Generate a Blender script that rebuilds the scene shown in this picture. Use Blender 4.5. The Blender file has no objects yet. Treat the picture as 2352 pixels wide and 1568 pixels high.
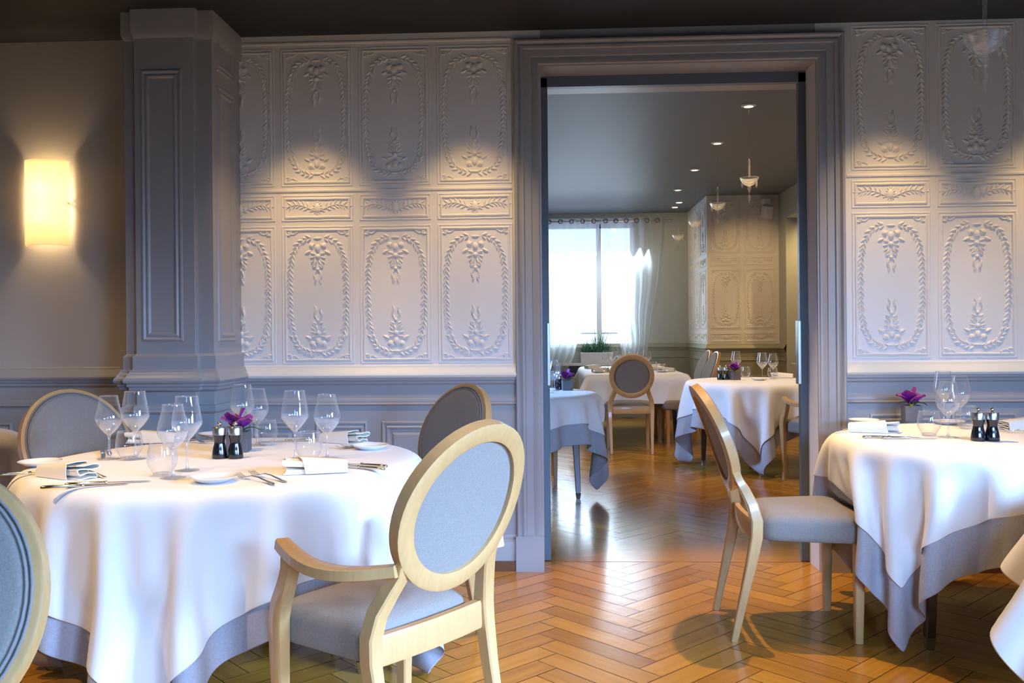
import bpy, math, random
import numpy as np
from mathutils import Vector, Matrix, Euler
random.seed(7)
SC = bpy.context.scene
COL = SC.collection
# ---------------------------------------------------------------- camera
F = 2050.0; H = 1.21; HY = 764.5; PX = 1176.0
YAW = 0.0465; ROLL = -0.0085
cam_d = bpy.data.cameras.new('camera'); cam = bpy.data.objects.new('camera', cam_d); COL.objects.link(cam)
cam_d.sensor_width = 36; cam_d.lens = F / 2352 * 36; cam_d.clip_start = .05
cam_d.shift_y = (HY - 784) / 2352
CM = Matrix.Rotation(YAW, 3, 'Z') @ Matrix.Rotation(math.pi / 2, 3, 'X') @ Matrix.Rotation(ROLL, 3, 'Z')
cam.matrix_world = Matrix.Translation((0, 0, H)) @ CM.to_4x4()
SC.camera = cam
def ray(px, py): return CM @ Vector(((px - PX) / F, -(py - HY) / F, -1))
def G(px, py, z=0.0):                     # pixel -> point at height z
    d = ray(px, py); t = (z - H) / d.z
    return Vector((0, 0, H)) + d * t
def PW(px, py, Y):                        # pixel -> point on the plane Y
    d = ray(px, py); return Vector((0, 0, H)) + d * (Y / d.y)
def C(x, zc, z=0.0):                      # camera-frame ground coordinates -> world
    c, s = math.cos(YAW), math.sin(YAW)
    return Vector((c * x - s * zc, s * x + c * zc, z))
# ---------------------------------------------------------------- world, exposure, lights
SC.view_settings.view_transform = 'Standard'; SC.view_settings.look = 'None'
SC.view_settings.gamma = 1; SC.view_settings.exposure = 0.0
W = bpy.data.worlds.new('sky'); SC.world = W; W.use_nodes = True
W.node_tree.nodes['Background'].inputs[0].default_value = (.5, .66, 1, 1)
W.node_tree.nodes['Background'].inputs[1].default_value = 3.2
SC.cycles.max_bounces = 8; SC.cycles.diffuse_bounces = 4; SC.cycles.glossy_bounces = 4
SC.cycles.transmission_bounces = 8; SC.cycles.transparent_max_bounces = 24
SC.cycles.caustics_reflective = False; SC.cycles.caustics_refractive = False
SC.cycles.sample_clamp_indirect = 4.0
SC.cycles.use_denoising = True
D = 4.56            # plane of the long wall
CEIL = 2.755
def area(name, loc, direction, sx, sy, power, col, spread=180):
    l = bpy.data.lights.new(name, 'AREA'); l.shape = 'RECTANGLE'; l.size = sx; l.size_y = sy
    l.energy = power; l.color = col; l.spread = math.radians(spread)
    o = bpy.data.objects.new(name, l); COL.objects.link(o); o.location = loc
    o.rotation_euler = Vector(direction).to_track_quat('-Z', 'Y').to_euler(); return o
def spot(name, loc, target, power, col, angle, blend=.6, rad=.03):
    l = bpy.data.lights.new(name, 'SPOT'); l.energy = power; l.color = col
    l.spot_size = math.radians(angle); l.spot_blend = blend; l.shadow_soft_size = rad
    o = bpy.data.objects.new(name, l); COL.objects.link(o); o.location = loc
    o.rotation_euler = (Vector(target) - Vector(loc)).to_track_quat('-Z', 'Y').to_euler(); return o
DAY = (.30, .53, 1.0); WARM = (1.0, .66, .30)
# daylight through the windows behind and to the right of the camera (sky light comes downwards)
for x, e_ in ((2.9, 235), (.9, 225)):
    area('daylight_back', (x, -2.16, 1.62), (-.55 if x > 2 else .1, 1, -.84), 1.3, 1.35, e_, DAY, 84)
area('daylight_side', (3.86, .6, 1.6), (-1, .25, -.86), 1.5, 1.35, 640, DAY, 84)
# far window of the second room
area('daylight_far', (.47, 13.06, 1.72), (0, -1, -.8), 1.75, 1.95, 90, (.66, .84, 1.0), 120)
# ---------------------------------------------------------------- helpers
def tag(o, label=None, cat=None, group=None, kind=None):
    if label: o['label'] = label
    if cat: o['category'] = cat
    if group: o['group'] = group
    if kind: o['kind'] = kind
    return o
class MB:
    def __init__(s): s.v = []; s.f = []; s.fa = []
    def add(s, vs, fs):
        b = len(s.v); s.v += [tuple(v) for v in vs]; s.f += [tuple(i + b for i in f) for f in fs]
    def box(s, c, d, m=None):
        vs = []
        for i in (-1, 1):
            for j in (-1, 1):
                for k in (-1, 1):
                    v = Vector((i * d[0] / 2, j * d[1] / 2, k * d[2] / 2))
                    if m: v = m @ v
                    vs.append(v + Vector(c))
        s.add(vs, [(0, 1, 3, 2), (4, 6, 7, 5), (0, 4, 5, 1), (2, 3, 7, 6), (0, 2, 6, 4), (1, 5, 7, 3)])
        return s
    def span(s, x0, x1, y0, y1, z0, z1):
        return s.box(((x0 + x1) / 2, (y0 + y1) / 2, (z0 + z1) / 2), (abs(x1 - x0), abs(y1 - y0), abs(z1 - z0)))
    def loft(s, rings, closed=True, caps=True, loop=False):
        n = len(rings[0]); vs = [p for r in rings for p in r]; fs = []
        m = len(rings)
        for i in range(m if loop else m - 1):
            a, b = i * n, ((i + 1) % m) * n
            for j in range(n if closed else n - 1):
                k = (j + 1) % n
                fs.append((a + j, a + k, b + k, b + j))
        if caps and not loop and closed:
            fs.append(tuple(range(n - 1, -1, -1))); fs.append(tuple((m - 1) * n + j for j in range(n)))
        s.add(vs, fs); return s
    def lathe(s, prof, seg=24, c=(0, 0, 0), caps=True):
        rings = [[(c[0] + r * math.cos(2 * math.pi * j / seg), c[1] + r * math.sin(2 * math.pi * j / seg), c[2] + z) for j in range(seg)] for r, z in prof]
        return s.loft(rings, True, caps)
    def sweep(s, pts, w, d, side=None, n=8, p=4.0, caps=True, loop=False):
        """superelliptic section (w across side, d across the other) along pts"""
        pts = [Vector(q) for q in pts]; m = len(pts); rings = []
        if not hasattr(w, '__len__'): w = [w] * m
        if not hasattr(d, '__len__'): d = [d] * m
        for i, q in enumerate(pts):
            if loop: t = pts[(i + 1) % m] - pts[i - 1]
            else: t = pts[min(i + 1, m - 1)] - pts[max(i - 1, 0)]
            t.normalize()
            sd = Vector(side[i] if (side and hasattr(side[0], '__len__')) else (side or (1, 0, 0)))
            sd = (sd - t * sd.dot(t)).normalized(); u = t.cross(sd)
            r = []
            for j in range(n):
                a = 2 * math.pi * (j + .5) / n; ca, sa = math.cos(a), math.sin(a)
                e = 2 / p
                r.append(q + sd * (w[i] / 2 * math.copysign(abs(ca) ** e, ca)) + u * (d[i] / 2 * math.copysign(abs(sa) ** e, sa)))
            rings.append(r)
        return s.loft(rings, True, caps, loop)
    def tube(s, pts, r, seg=8, caps=True, loop=False):
        pts = [Vector(q) for q in pts]; m = len(pts)
        rr = r if hasattr(r, '__len__') else [r] * m; rings = []; prev = None
        for i, q in enumerate(pts):
            t = (pts[(i + 1) % m] - pts[i - 1]) if loop else pts[min(i + 1, m - 1)] - pts[max(i - 1, 0)]
            t.normalize()
            if prev is None:
                prev = Vector((0, 0, 1)) if abs(t.z) < .9 else Vector((1, 0, 0))
            u = (prev - t * prev.dot(t)).normalized(); prev = u; w = t.cross(u)
            rings.append([q + (u * math.cos(2 * math.pi * j / seg) + w * math.sin(2 * math.pi * j / seg)) * rr[i] for j in range(seg)])
        return s.loft(rings, True, caps, loop)
    def mould(s, path, prof, closed=False, mp=None):
        """profile [(out, up)] swept along a plan polyline with mitred corners; out = right-hand side"""
        P = [Vector((p[0], p[1])) for p in path]; m = len(P); rings = []
        for i in range(m):
            a = P[i] - P[i - 1] if (i > 0 or closed) else None
            b = P[(i + 1) % m] - P[i] if (i < m - 1 or closed) else None
            na = Vector((a.y, -a.x)).normalized() if a else None
            nb = Vector((b.y, -b.x)).normalized() if b else None
            if na is None: n = nb
            elif nb is None: n = na
            else: n = (na + nb) / (1 + na.dot(nb))
            rings.append([(P[i].x + n.x * o, P[i].y + n.y * o, z) for o, z in prof])
        if mp: rings = [[mp(*q) for q in r] for r in rings]
        return s.loft(rings, False, False, closed)
    def build(s, name, mat, parent=None, smooth=None, bevel=0, sub=0, loc=None):
        me = bpy.data.meshes.new(name); me.from_pydata(s.v, [], s.f); me.update()
        o = bpy.data.objects.new(name, me); COL.objects.link(o)
        if mat: me.materials.append(mat)
        if smooth is not None:
            me.polygons.foreach_set('use_smooth', [True] * len(me.polygons))
            if smooth < 180: me.set_sharp_from_angle(angle=math.radians(smooth))
        if bevel:
            b = o.modifiers.new('bevel', 'BEVEL'); b.width = bevel; b.segments = 2; b.limit_method = 'ANGLE'; b.angle_limit = math.radians(50)
        if sub:
            q = o.modifiers.new('sub', 'SUBSURF'); q.levels = sub; q.render_levels = sub
        if parent: o.parent = parent
        if loc is not None: o.location = loc
        return o
def empty(name, loc=(0, 0, 0), rz=0, label=None, cat=None, group=None):
    o = bpy.data.objects.new(name, None); COL.objects.link(o); o.empty_display_size = .1
    o.location = loc; o.rotation_euler = (0, 0, rz); tag(o, label, cat, group); return o
KIDS = {}
def copy_tree(o, parent=None):
    c = o.copy(); COL.objects.link(c)
    if parent is not None:
        c.parent = parent
    for ch in [q for q in SC.objects if q.parent is o]: copy_tree(ch, c)
    return c
USED = set()
def place(proto, loc, rz=0, label=None, group=None, scale=None):
    o = proto if proto.name not in USED else copy_tree(proto)
    USED.add(proto.name); USED.add(o.name)
    o.location = loc; o.rotation_euler = (0, 0, rz)
    if scale: o.scale = (scale,) * 3
    if label: o['label'] = label
    if group: o['group'] = group
    return o
def structure(name, mb, mat, **k): return tag(mb.build(name, mat, **k), kind='structure')
# ---------------------------------------------------------------- materials
def mat(name): 
    m = bpy.data.materials.new(name); m.use_nodes = True
    nt = m.node_tree; b = nt.nodes['Principled BSDF']; return m, nt, b
def N(nt, t, **k):
    n = nt.nodes.new(t)
    for a, v in k.items():
        if a.startswith('i_'): n.inputs[int(a[2:])].default_value = v
        else: setattr(n, a, v)
    return n
def simple(name, col, rough=.5, metal=0, spec=.5, bump=0, bscale=200, vary=0, vscale=3, sheen=0, coat=0, stretch=None):
    m, nt, b = mat(name)
    b.inputs['Base Color'].default_value = (*col, 1); b.inputs['Roughness'].default_value = rough
    b.inputs['Metallic'].default_value = metal; b.inputs['Specular IOR Level'].default_value = spec
    if sheen: b.inputs['Sheen Weight'].default_value = sheen
    if coat: b.inputs['Coat Weight'].default_value = coat; b.inputs['Coat Roughness'].default_value = .08
    tc = N(nt, 'ShaderNodeTexCoord'); src = tc.outputs['Object']
    if stretch:
        mp = N(nt, 'ShaderNodeMapping'); mp.inputs['Scale'].default_value = stretch; nt.links.new(src, mp.inputs[0]); src = mp.outputs[0]
    if vary:
        no = N(nt, 'ShaderNodeTexNoise'); no.inputs['Scale'].default_value = vscale; no.inputs['Detail'].default_value = 6
        nt.links.new(src, no.inputs['Vector'])
        r = N(nt, 'ShaderNodeMapRange'); r.inputs[1].default_value = .3; r.inputs[2].default_value = .7
        r.inputs[3].default_value = 1 - vary; r.inputs[4].default_value = 1 + vary
        nt.links.new(no.outputs[0], r.inputs[0])
        mx = N(nt, 'ShaderNodeVectorMath', operation='SCALE'); mx.inputs[0].default_value = col
        nt.links.new(r.outputs[0], mx.inputs['Scale']); nt.links.new(mx.outputs[0], b.inputs['Base Color'])
    if bump:
        no = N(nt, 'ShaderNodeTexNoise'); no.inputs['Scale'].default_value = bscale; no.inputs['Detail'].default_value = 4
        nt.links.new(tc.outputs['Object'], no.inputs['Vector'])
        bp = N(nt, 'ShaderNodeBump'); bp.inputs['Strength'].default_value = bump; bp.inputs['Distance'].default_value = .002
        nt.links.new(no.outputs[0], bp.inputs['Height']); nt.links.new(bp.outputs[0], b.inputs['Normal'])
    return m
M = {}
M['panel'] = simple('embossed paper', (.84, .81, .77), .42, bump=.25, bscale=25)
M['plaster'] = simple('taupe plaster', (.52, .46, .40), .7, bump=.1, bscale=60)
M['paint'] = simple('grey satin paint', (.365, .355, .35), .36, bump=.12, bscale=18)
M['rail'] = simple('cream painted rail', (.82, .78, .68), .4)
M['paint2'] = simple('olive grey paint', (.34, .34, .25), .4)
M['wall2'] = simple('warm grey plaster', (.50, .52, .46), .7)
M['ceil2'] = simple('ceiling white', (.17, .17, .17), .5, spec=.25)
M['ceil'] = simple('darkened ceiling', (.02, .019, .018), .6)  # near-black base paints in the darkness at the top of the view
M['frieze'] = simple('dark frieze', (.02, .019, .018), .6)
M['track'] = simple('pocket door edge', (.10, .13, .16), .35)
M['steel'] = simple('brushed steel', (.62, .60, .56), .28, metal=1, bump=.05)
M['silver'] = simple('silver', (.80, .78, .74), .14, metal=1)
M['linen'] = simple('white linen', (.84, .82, .80), .75, bump=.10, bscale=420, sheen=.1)
M['napkin'] = simple('cream napkin', (.86, .81, .72), .8, bump=.06, bscale=400)
M['grey'] = simple('grey linen', (.40, .40, .44), .85, bump=.22, bscale=260, vary=.10, vscale=160)
M['fabric'] = simple('taupe wool', (.215, .185, .155), .9, bump=.30, bscale=330, vary=.13, vscale=260, sheen=.12)
M['piping'] = simple('piping', (.19, .165, .145), .9)
M['beech'] = simple('beech wood', (.50, .285, .11), .36, vary=.07, vscale=6, coat=.25, stretch=(14, 14, 1.2))
M['dark'] = simple('dark table wood', (.045, .012, .008), .25, coat=.4)
M['black'] = simple('black lacquer', (.008, .009, .012), .14, coat=.6)
M['pot'] = simple('grey pot', (.12, .12, .135), .5)
M['petal'] = simple('magenta petal', (.26, .006, .26), .5, vary=.35, vscale=60, sheen=.2)
M['leaf'] = simple('green leaf', (.10, .17, .035), .45)
M['plant'] = simple('window plant green', (.05, .16, .08), .5)
M['china'] = simple('white china', (.86, .84, .80), .12, coat=.5)
M['white'] = simple('white paint', (.78, .78, .78), .4)
M['brown'] = simple('brown plinth wood', (.16, .06, .022), .35)
M['rad'] = simple('grille dark', (.03, .03, .03), .5)
def glass_mats():
    m, nt, b = mat('clear glass'); b.inputs['Transmission Weight'].default_value = 1; b.inputs['Roughness'].default_value = 0
    b.inputs['IOR'].default_value = 1.5; b.inputs['Base Color'].default_value = (1, 1, 1, 1); M['glass'] = m
    m, nt, b = mat('thin glass'); nt.nodes.remove(b); out = nt.nodes['Material Output']
    t = N(nt, 'ShaderNodeBsdfTransparent'); g = N(nt, 'ShaderNodeBsdfGlossy'); g.inputs['Roughness'].default_value = .02
    t.inputs[0].default_value = (.985, .99, .99, 1)
    lw = N(nt, 'ShaderNodeLayerWeight'); lw.inputs[0].default_value = .22
    r = N(nt, 'ShaderNodeMapRange'); r.inputs[3].default_value = .02; r.inputs[4].default_value = .75
    nt.links.new(lw.outputs['Facing'], r.inputs[0]); mx = N(nt, 'ShaderNodeMixShader')
    pw = N(nt, 'ShaderNodeMath', operation='POWER'); pw.inputs[1].default_value = 1.6
    nt.links.new(r.outputs[0], pw.inputs[0])
    nt.links.new(pw.outputs[0], mx.inputs[0]); nt.links.new(t.outputs[0], mx.inputs[1]); nt.links.new(g.outputs[0], mx.inputs[2])
    nt.links.new(mx.outputs[0], out.inputs[0]); M['thin'] = m
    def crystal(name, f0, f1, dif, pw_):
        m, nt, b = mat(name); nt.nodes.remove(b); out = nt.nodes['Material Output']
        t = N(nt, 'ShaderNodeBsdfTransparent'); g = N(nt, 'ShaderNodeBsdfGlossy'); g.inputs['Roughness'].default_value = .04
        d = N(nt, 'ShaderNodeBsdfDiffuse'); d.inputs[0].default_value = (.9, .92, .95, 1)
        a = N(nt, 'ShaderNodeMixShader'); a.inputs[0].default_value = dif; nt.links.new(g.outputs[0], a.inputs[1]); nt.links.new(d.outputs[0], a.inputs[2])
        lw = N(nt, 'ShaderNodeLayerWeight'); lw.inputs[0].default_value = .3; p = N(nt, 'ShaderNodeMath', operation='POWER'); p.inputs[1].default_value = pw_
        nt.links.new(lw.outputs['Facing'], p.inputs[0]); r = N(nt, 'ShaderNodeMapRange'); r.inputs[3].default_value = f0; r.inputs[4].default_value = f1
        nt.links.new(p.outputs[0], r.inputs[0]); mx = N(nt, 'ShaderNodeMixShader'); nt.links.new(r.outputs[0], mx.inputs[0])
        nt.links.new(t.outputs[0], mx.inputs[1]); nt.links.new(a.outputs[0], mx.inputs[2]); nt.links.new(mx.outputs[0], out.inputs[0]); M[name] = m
    crystal('thin', .045, .90, .28, 1.25); crystal('crystal', .16, .80, .35, .9); crystal('whitened_glass', .14, .62, .55, .8)  # white diffuse share paints cloth reflections and brightness into the glass
    # sheer curtain
    m, nt, b = mat('sheer voile'); nt.nodes.remove(b); out = nt.nodes['Material Output']
    t = N(nt, 'ShaderNodeBsdfTransparent'); d = N(nt, 'ShaderNodeBsdfDiffuse'); tr = N(nt, 'ShaderNodeBsdfTranslucent')
    d.inputs[0].default_value = (.82, .84, .86, 1); tr.inputs[0].default_value = (.85, .88, .9, 1)
    a = N(nt, 'ShaderNodeMixShader'); a.inputs[0].default_value = .6; c = N(nt, 'ShaderNodeMixShader'); c.inputs[0].default_value = .64
    nt.links.new(d.outputs[0], a.inputs[1]); nt.links.new(tr.outputs[0], a.inputs[2])
    nt.links.new(t.outputs[0], c.inputs[1]); nt.links.new(a.outputs[0], c.inputs[2]); nt.links.new(c.outputs[0], out.inputs[0]); M['voile'] = m
    # sconce glass, lit from inside
    m, nt, b = mat('opal glass'); b.inputs['Base Color'].default_value = (.85, .78, .62, 1); b.inputs['Roughness'].default_value = .35
    b.inputs['Emission Color'].default_value = (1, .74, .36, 1); b.inputs['Emission Strength'].default_value = .10; out = nt.nodes['Material Output']; tr = N(nt, 'ShaderNodeBsdfTranslucent'); tr.inputs[0].default_value = (.95, .88, .72, 1); mx = N(nt, 'ShaderNodeMixShader'); mx.inputs[0].default_value = .7; nt.links.new(b.outputs[0], mx.inputs[1]); nt.links.new(tr.outputs[0], mx.inputs[2]); nt.links.new(mx.outputs[0], out.inputs[0]); M['opal'] = m
    m, nt, b = mat('lamp lens'); b.inputs['Emission Color'].default_value = (1, .85, .6, 1); b.inputs['Emission Strength'].default_value = 1.6; M['lens'] = m
    # parquet
    m, nt, b = mat('oak herringbone'); at = N(nt, 'ShaderNodeAttribute', attribute_name='plank')
    tc = N(nt, 'ShaderNodeUVMap'); mp = N(nt, 'ShaderNodeMapping'); mp.inputs['Scale'].default_value = (3, 42, 1)
    no = N(nt, 'ShaderNodeTexNoise'); no.inputs['Scale'].default_value = 1; no.inputs['Detail'].default_value = 6
    nt.links.new(tc.outputs[0], mp.inputs[0]); nt.links.new(mp.outputs[0], no.inputs['Vector'])
    mi = N(nt, 'ShaderNodeMath', operation='MULTIPLY_ADD'); mi.inputs[1].default_value = .62; 
    nt.links.new(no.outputs[0], mi.inputs[0])
    ml = N(nt, 'ShaderNodeMath', operation='MULTIPLY'); ml.inputs[1].default_value = .34; nt.links.new(at.outputs['Fac'], ml.inputs[0])
    nt.links.new(ml.outputs[0], mi.inputs[2])
    cr = N(nt, 'ShaderNodeValToRGB'); e = cr.color_ramp.elements
    e[0].position = .15; e[0].color = (.27, .105, .012, 1); e[1].position = .85; e[1].color = (.60, .285, .036, 1)
    nt.links.new(mi.outputs[0], cr.inputs[0]); nt.links.new(cr.outputs[0], b.inputs['Base Color'])
    b.inputs['Roughness'].default_value = .22; b.inputs['Specular IOR Level'].default_value = .4; b.inputs['Coat Weight'].default_value = .12; b.inputs['Coat Roughness'].default_value = .12
    n2 = N(nt, 'ShaderNodeTexNoise'); n2.inputs['Scale'].default_value = 9; tg = N(nt, 'ShaderNodeTexCoord'); nt.links.new(tg.outputs['Object'], n2.inputs['Vector'])
    ad = N(nt, 'ShaderNodeMath', operation='ADD'); nt.links.new(n2.outputs[0], ad.inputs[0]); nt.links.new(no.outputs[0], ad.inputs[1])
    bp = N(nt, 'ShaderNodeBump'); bp.inputs['Strength'].default_value = .12; bp.inputs['Distance'].default_value = .004
    nt.links.new(ad.outputs[0], bp.inputs['Height']); nt.links.new(bp.outputs[0], b.inputs['Normal']); nt.links.new(bp.outputs[0], b.inputs['Coat Normal'])
    M['parquet'] = m
glass_mats()
M['gap'] = simple('dark joint', (.03, .012, .005), .6)
# ---------------------------------------------------------------- the room
XL, XR = -4.3, 4.0; YB = -2.3
ox0, ox1 = -.057, 1.327            # door opening
PIER_Y = 4.18; pR = -1.616; pL = PW(289, 600, PIER_Y).x
q0 = PW(455, 600, PIER_Y).x; PIL_Y = PIER_Y - .036; q1 = PW(311, 600, PIL_Y).x
HEAD = 2.566
FY = 12.7; C2 = 2.89; X2L, X2R = -2.6, 2.786; P2 = 11.16; p2x = 1.905
def planks(name, x0, x1, y0, y1, axis_rot, phase):
    W_, n = .104, 5; L_ = W_ * n; g = .0015
    vs, fs, uv, at = [], [], [], []
    c, s = math.cos(axis_rot), math.sin(axis_rot); rnd = random.Random(3)
    R_ = int(max(abs(x0), abs(x1), abs(y0), abs(y1)) * 1.5 / W_) + 12
    cx, cy = (x0 + x1) / 2, (y0 + y1) / 2
    half = math.hypot(x1 - x0, y1 - y0) / 2 + .6
    K = int(half * 1.5 / W_) + 8; Mx = int(half * 1.5 / L_) + 10
    for k in range(-K, K):
        for m in range(-Mx * 2, Mx * 2):
            for kind in (0, 1):
                if kind == 0: a0, b0, a1, b1 = k * W_, k * W_ + 2 * L_ * m, k * W_ + L_, k * W_ + W_ + 2 * L_ * m
                else: a0, b0, a1, b1 = k * W_, (k + 1) * W_ + 2 * L_ * m, (k + 1) * W_, (k + 1) * W_ + L_ + 2 * L_ * m
                mx, my = (a0 + a1) / 2, (b0 + b1) / 2
                X, Y = c * mx - s * my + cx + phase, s * mx + c * my + cy
                if not (x0 - .15 < X < x1 + .15 and y0 - .0 < Y < y1 + .0): continue
                r = rnd.random(); o1, o2 = rnd.random() * 40, rnd.random() * 40
                b = len(vs)
                pts = [(a0 + g, b0 + g), (a1 - g, b0 + g), (a1 - g, b1 - g), (a0 + g, b1 - g)]
                zt = rnd.uniform(-.0002, .0002)
                for i, (p, q) in enumerate(pts):
                    vs.append((c * p - s * q + cx + phase, s * p + c * q + cy, zt + rnd.uniform(-.00012, .00012)))
                    u, v = (p - a0, q - b0) if kind == 0 else (q - b0, p - a0)
                    uv.append((u + o1, v + o2)); at.append(r)
                fs.append((b, b + 1, b + 2, b + 3))
    me = bpy.data.meshes.new(name); me.from_pydata(vs, [], fs)
    ul = me.uv_layers.new(name='uv'); 
    for li, l in enumerate(me.loops): ul.data[li].uv = uv[l.vertex_index]
    a = me.attributes.new('plank', 'FLOAT', 'POINT'); a.data.foreach_set('value', at)
    o = bpy.data.objects.new(name, me); COL.objects.link(o); me.materials.append(M['parquet']); return o
fb = MB().span(XL, XR, YB, FY, -.06, -.0016)
floor = structure('floor', fb, M['gap'])
pk = planks('parquet', -3.3, XR, 1.0, D + .45, math.radians(45), 0.02); pk.parent = floor
pk = planks('parquet', X2L, X2R, D + .30, FY, math.radians(45), .3); pk.parent = floor
def board(x0, x1, y0, y1, z, rid):
    me = bpy.data.meshes.new('threshold_board'); me.from_pydata([(x0, y0, z), (x1, y0, z), (x1, y1, z), (x0, y1, z)], [], [(0, 1, 2, 3)])
    ul = me.uv_layers.new(name='uv')
    for i, (u, v) in enumerate(((0, 0), (x1 - x0, 0), (x1 - x0, y1 - y0), (0, y1 - y0))): ul.data[i].uv = (u + rid, v + rid)
    a = me.attributes.new('plank', 'FLOAT', 'POINT'); a.data.foreach_set('value', [rid % 1] * 4)
    o = bpy.data.objects.new('threshold_board', me); COL.objects.link(o); me.materials.append(M['parquet']); o.parent = floor
board(ox0 - .2, ox1 + .3, D + .165, D + .40, .001, 3.35); board(ox0 - .2, ox1 + .3, D + .402, D + .64, .001, 5.2)
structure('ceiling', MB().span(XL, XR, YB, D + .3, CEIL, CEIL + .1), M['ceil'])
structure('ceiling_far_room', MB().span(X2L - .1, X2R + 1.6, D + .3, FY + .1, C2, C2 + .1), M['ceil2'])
# walls of the front room
wl = structure('wall_left_front', MB().span(XL, pL, D, D + .6, 0, 2.9), M['plaster'])
pier = structure('wall_pier', MB().span(pL, pR, PIER_Y, D + .6, 0, 2.9), M['paint'])
wc = structure('wall_centre', MB().span(pR, ox0 - .0, D, D + .17, 0, 2.9).span(pR, ox0 - .25, D + .17, D + .6, 0, 2.9), M['panel'])
wr = structure('wall_right_front', MB().span(ox1, XR, D, D + .17, 0, 2.9).span(ox1 + .35, XR, D + .17, D + .6, 0, 2.9), M['panel'])
wh = structure('wall_over_door', MB().span(ox0, ox1, D, D + .17, HEAD, 2.95).span(ox0 - .25, ox1 + .35, D + .215, D + .6, 2.585, 2.95), M['paint'])
structure('wall_left', MB().span(XL - .1, XL, YB, D, 0, 2.8), M['plaster'])
structure('wall_right', MB().span(XR, XR + .1, YB, D, 0, 2.8), M['plaster'])
structure('wall_back', MB().span(XL, XR, YB - .1, YB, 0, 2.8), M['plaster'])
# window frames behind the camera (the glasses mirror them)
for i, (x, y, ang) in enumerate(((2.9, YB, 0), (XR, .6, 90), (.9, YB, 0))):
    b = MB(); r = Matrix.Rotation(math.radians(ang), 3, 'Z')
    for dx, w_, z0, z1 in ((-.72, .08, .85, 2.4), (.72, .08, .85, 2.4), (0, .07, .85, 2.4), (-.36, .03, .85, 2.4), (.36, .03, .85, 2.4)):
        b.box(r @ Vector((dx, .16, (z0 + z1) / 2)), (w_ if not ang else .04, .04 if not ang else w_, z1 - z0))
    for z in (.87, 1.4, 1.9, 2.38): b.box(r @ Vector((0, .16, z)), (1.44 if not ang else .04, .04 if not ang else 1.44, .04))
    structure('window_%d' % (i + 2), b, M['white'], loc=(x, y, 0))
# ---------- relief builders on a plane: mp(u, v, h)
class Relief(MB):
    def __init__(s, mp): super().__init__(); s.mp = mp
    def leaf(s, u, v, ang, L, wd, h=.0065):
        h *= 1.05; wd *= 1.05; L *= 1.04
        c, sn = math.cos(ang), math.sin(ang)
        def q(a, b, hh): return s.mp(u + a * c - b * sn, v + a * sn + b * c, hh)
        vs = [q(0, 0, .0)]
        for t, k in ((.22, .75), (.5, 1), (.78, .62)):
            vs += [q(L * t, wd / 2 * k, 0), q(L * t, 0, h * (1 if t < .7 else .75)), q(L * t, -wd / 2 * k, 0)]
        vs.append(q(L, 0, 0))
        s.add(vs, [(0, 2, 1), (0, 3, 2), (1, 2, 5, 4), (2, 3, 6, 5), (4, 5, 8, 7), (5, 6, 9, 8), (7, 8, 10), (8, 9, 10)])
    def dome(s, u, v, r, h=.006, ry=None, n=10):
        h *= 1.1
        ry = ry or r; rings = []
        for k, hh in ((1, 0), (.72, .7), (.3, 1)):
            rings.append([s.mp(u + r * k * math.cos(2 * math.pi * j / n), v + ry * k * math.sin(2 * math.pi * j / n), h * hh) for j in range(n)])
        s.loft(rings, True, False); b = len(s.v); s.f.append(tuple(range(b - n, b)))
    def cord(s, pts, w, h):
        rings = []
        for i, (a, b) in enumerate(pts):
            p0, p1 = pts[max(i - 1, 0)], pts[min(i + 1, len(pts) - 1)]
            t = Vector((p1[0] - p0[0], p1[1] - p0[1])).normalized(); n = Vector((-t.y, t.x))
            rings.append([s.mp(a + n.x * w * k, b + n.y * w * k, hh) for k, hh in ((-.5, 0), (-.25, h * .85), (.25, h * .85), (.5, 0))])
        s.loft(rings, False, False)
    def frame(s, u0, u1, v0, v1, prof, wob=0, seed=0):
        rnd = random.Random(seed); pts = []
        for (a, b), (c, d) in zip(((u0, v0), (u1, v0), (u1, v1), (u0, v1)), ((u1, v0), (u1, v1), (u0, v1), (u0, v0))):
            L = math.hypot(c - a, d - b); n = max(1, int(L / .045)) if wob else 1
            nx, ny = (d - b) / L, -(c - a) / L
            for i in range(n):
                t = i / n; w = wob * rnd.uniform(-1, 1) if i else 0
                pts.append((a + (c - a) * t + nx * w, b + (d - b) * t + ny * w))
        s.mould(pts, prof, True, s.mp)
    def flat(s, u0, u1, v0, v1, h): s.add([s.mp(u0, v0, h), s.mp(u1, v0, h), s.mp(u1, v1, h), s.mp(u0, v1, h)], [(0, 1, 2, 3)])
RIDGE = [(0, 0), (-.003, .0035), (-.007, .0035), (-.010, .0005), (-.014, .0005), (-.018, .006), (-.023, .007), (-.028, .0)]
def oval(t, a, b, p=3.0):
    c, s = math.cos(t), math.sin(t); e = 2 / p
    return a * math.copysign(abs(c) ** e, c), b * math.copysign(abs(s) ** e, s)
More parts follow.
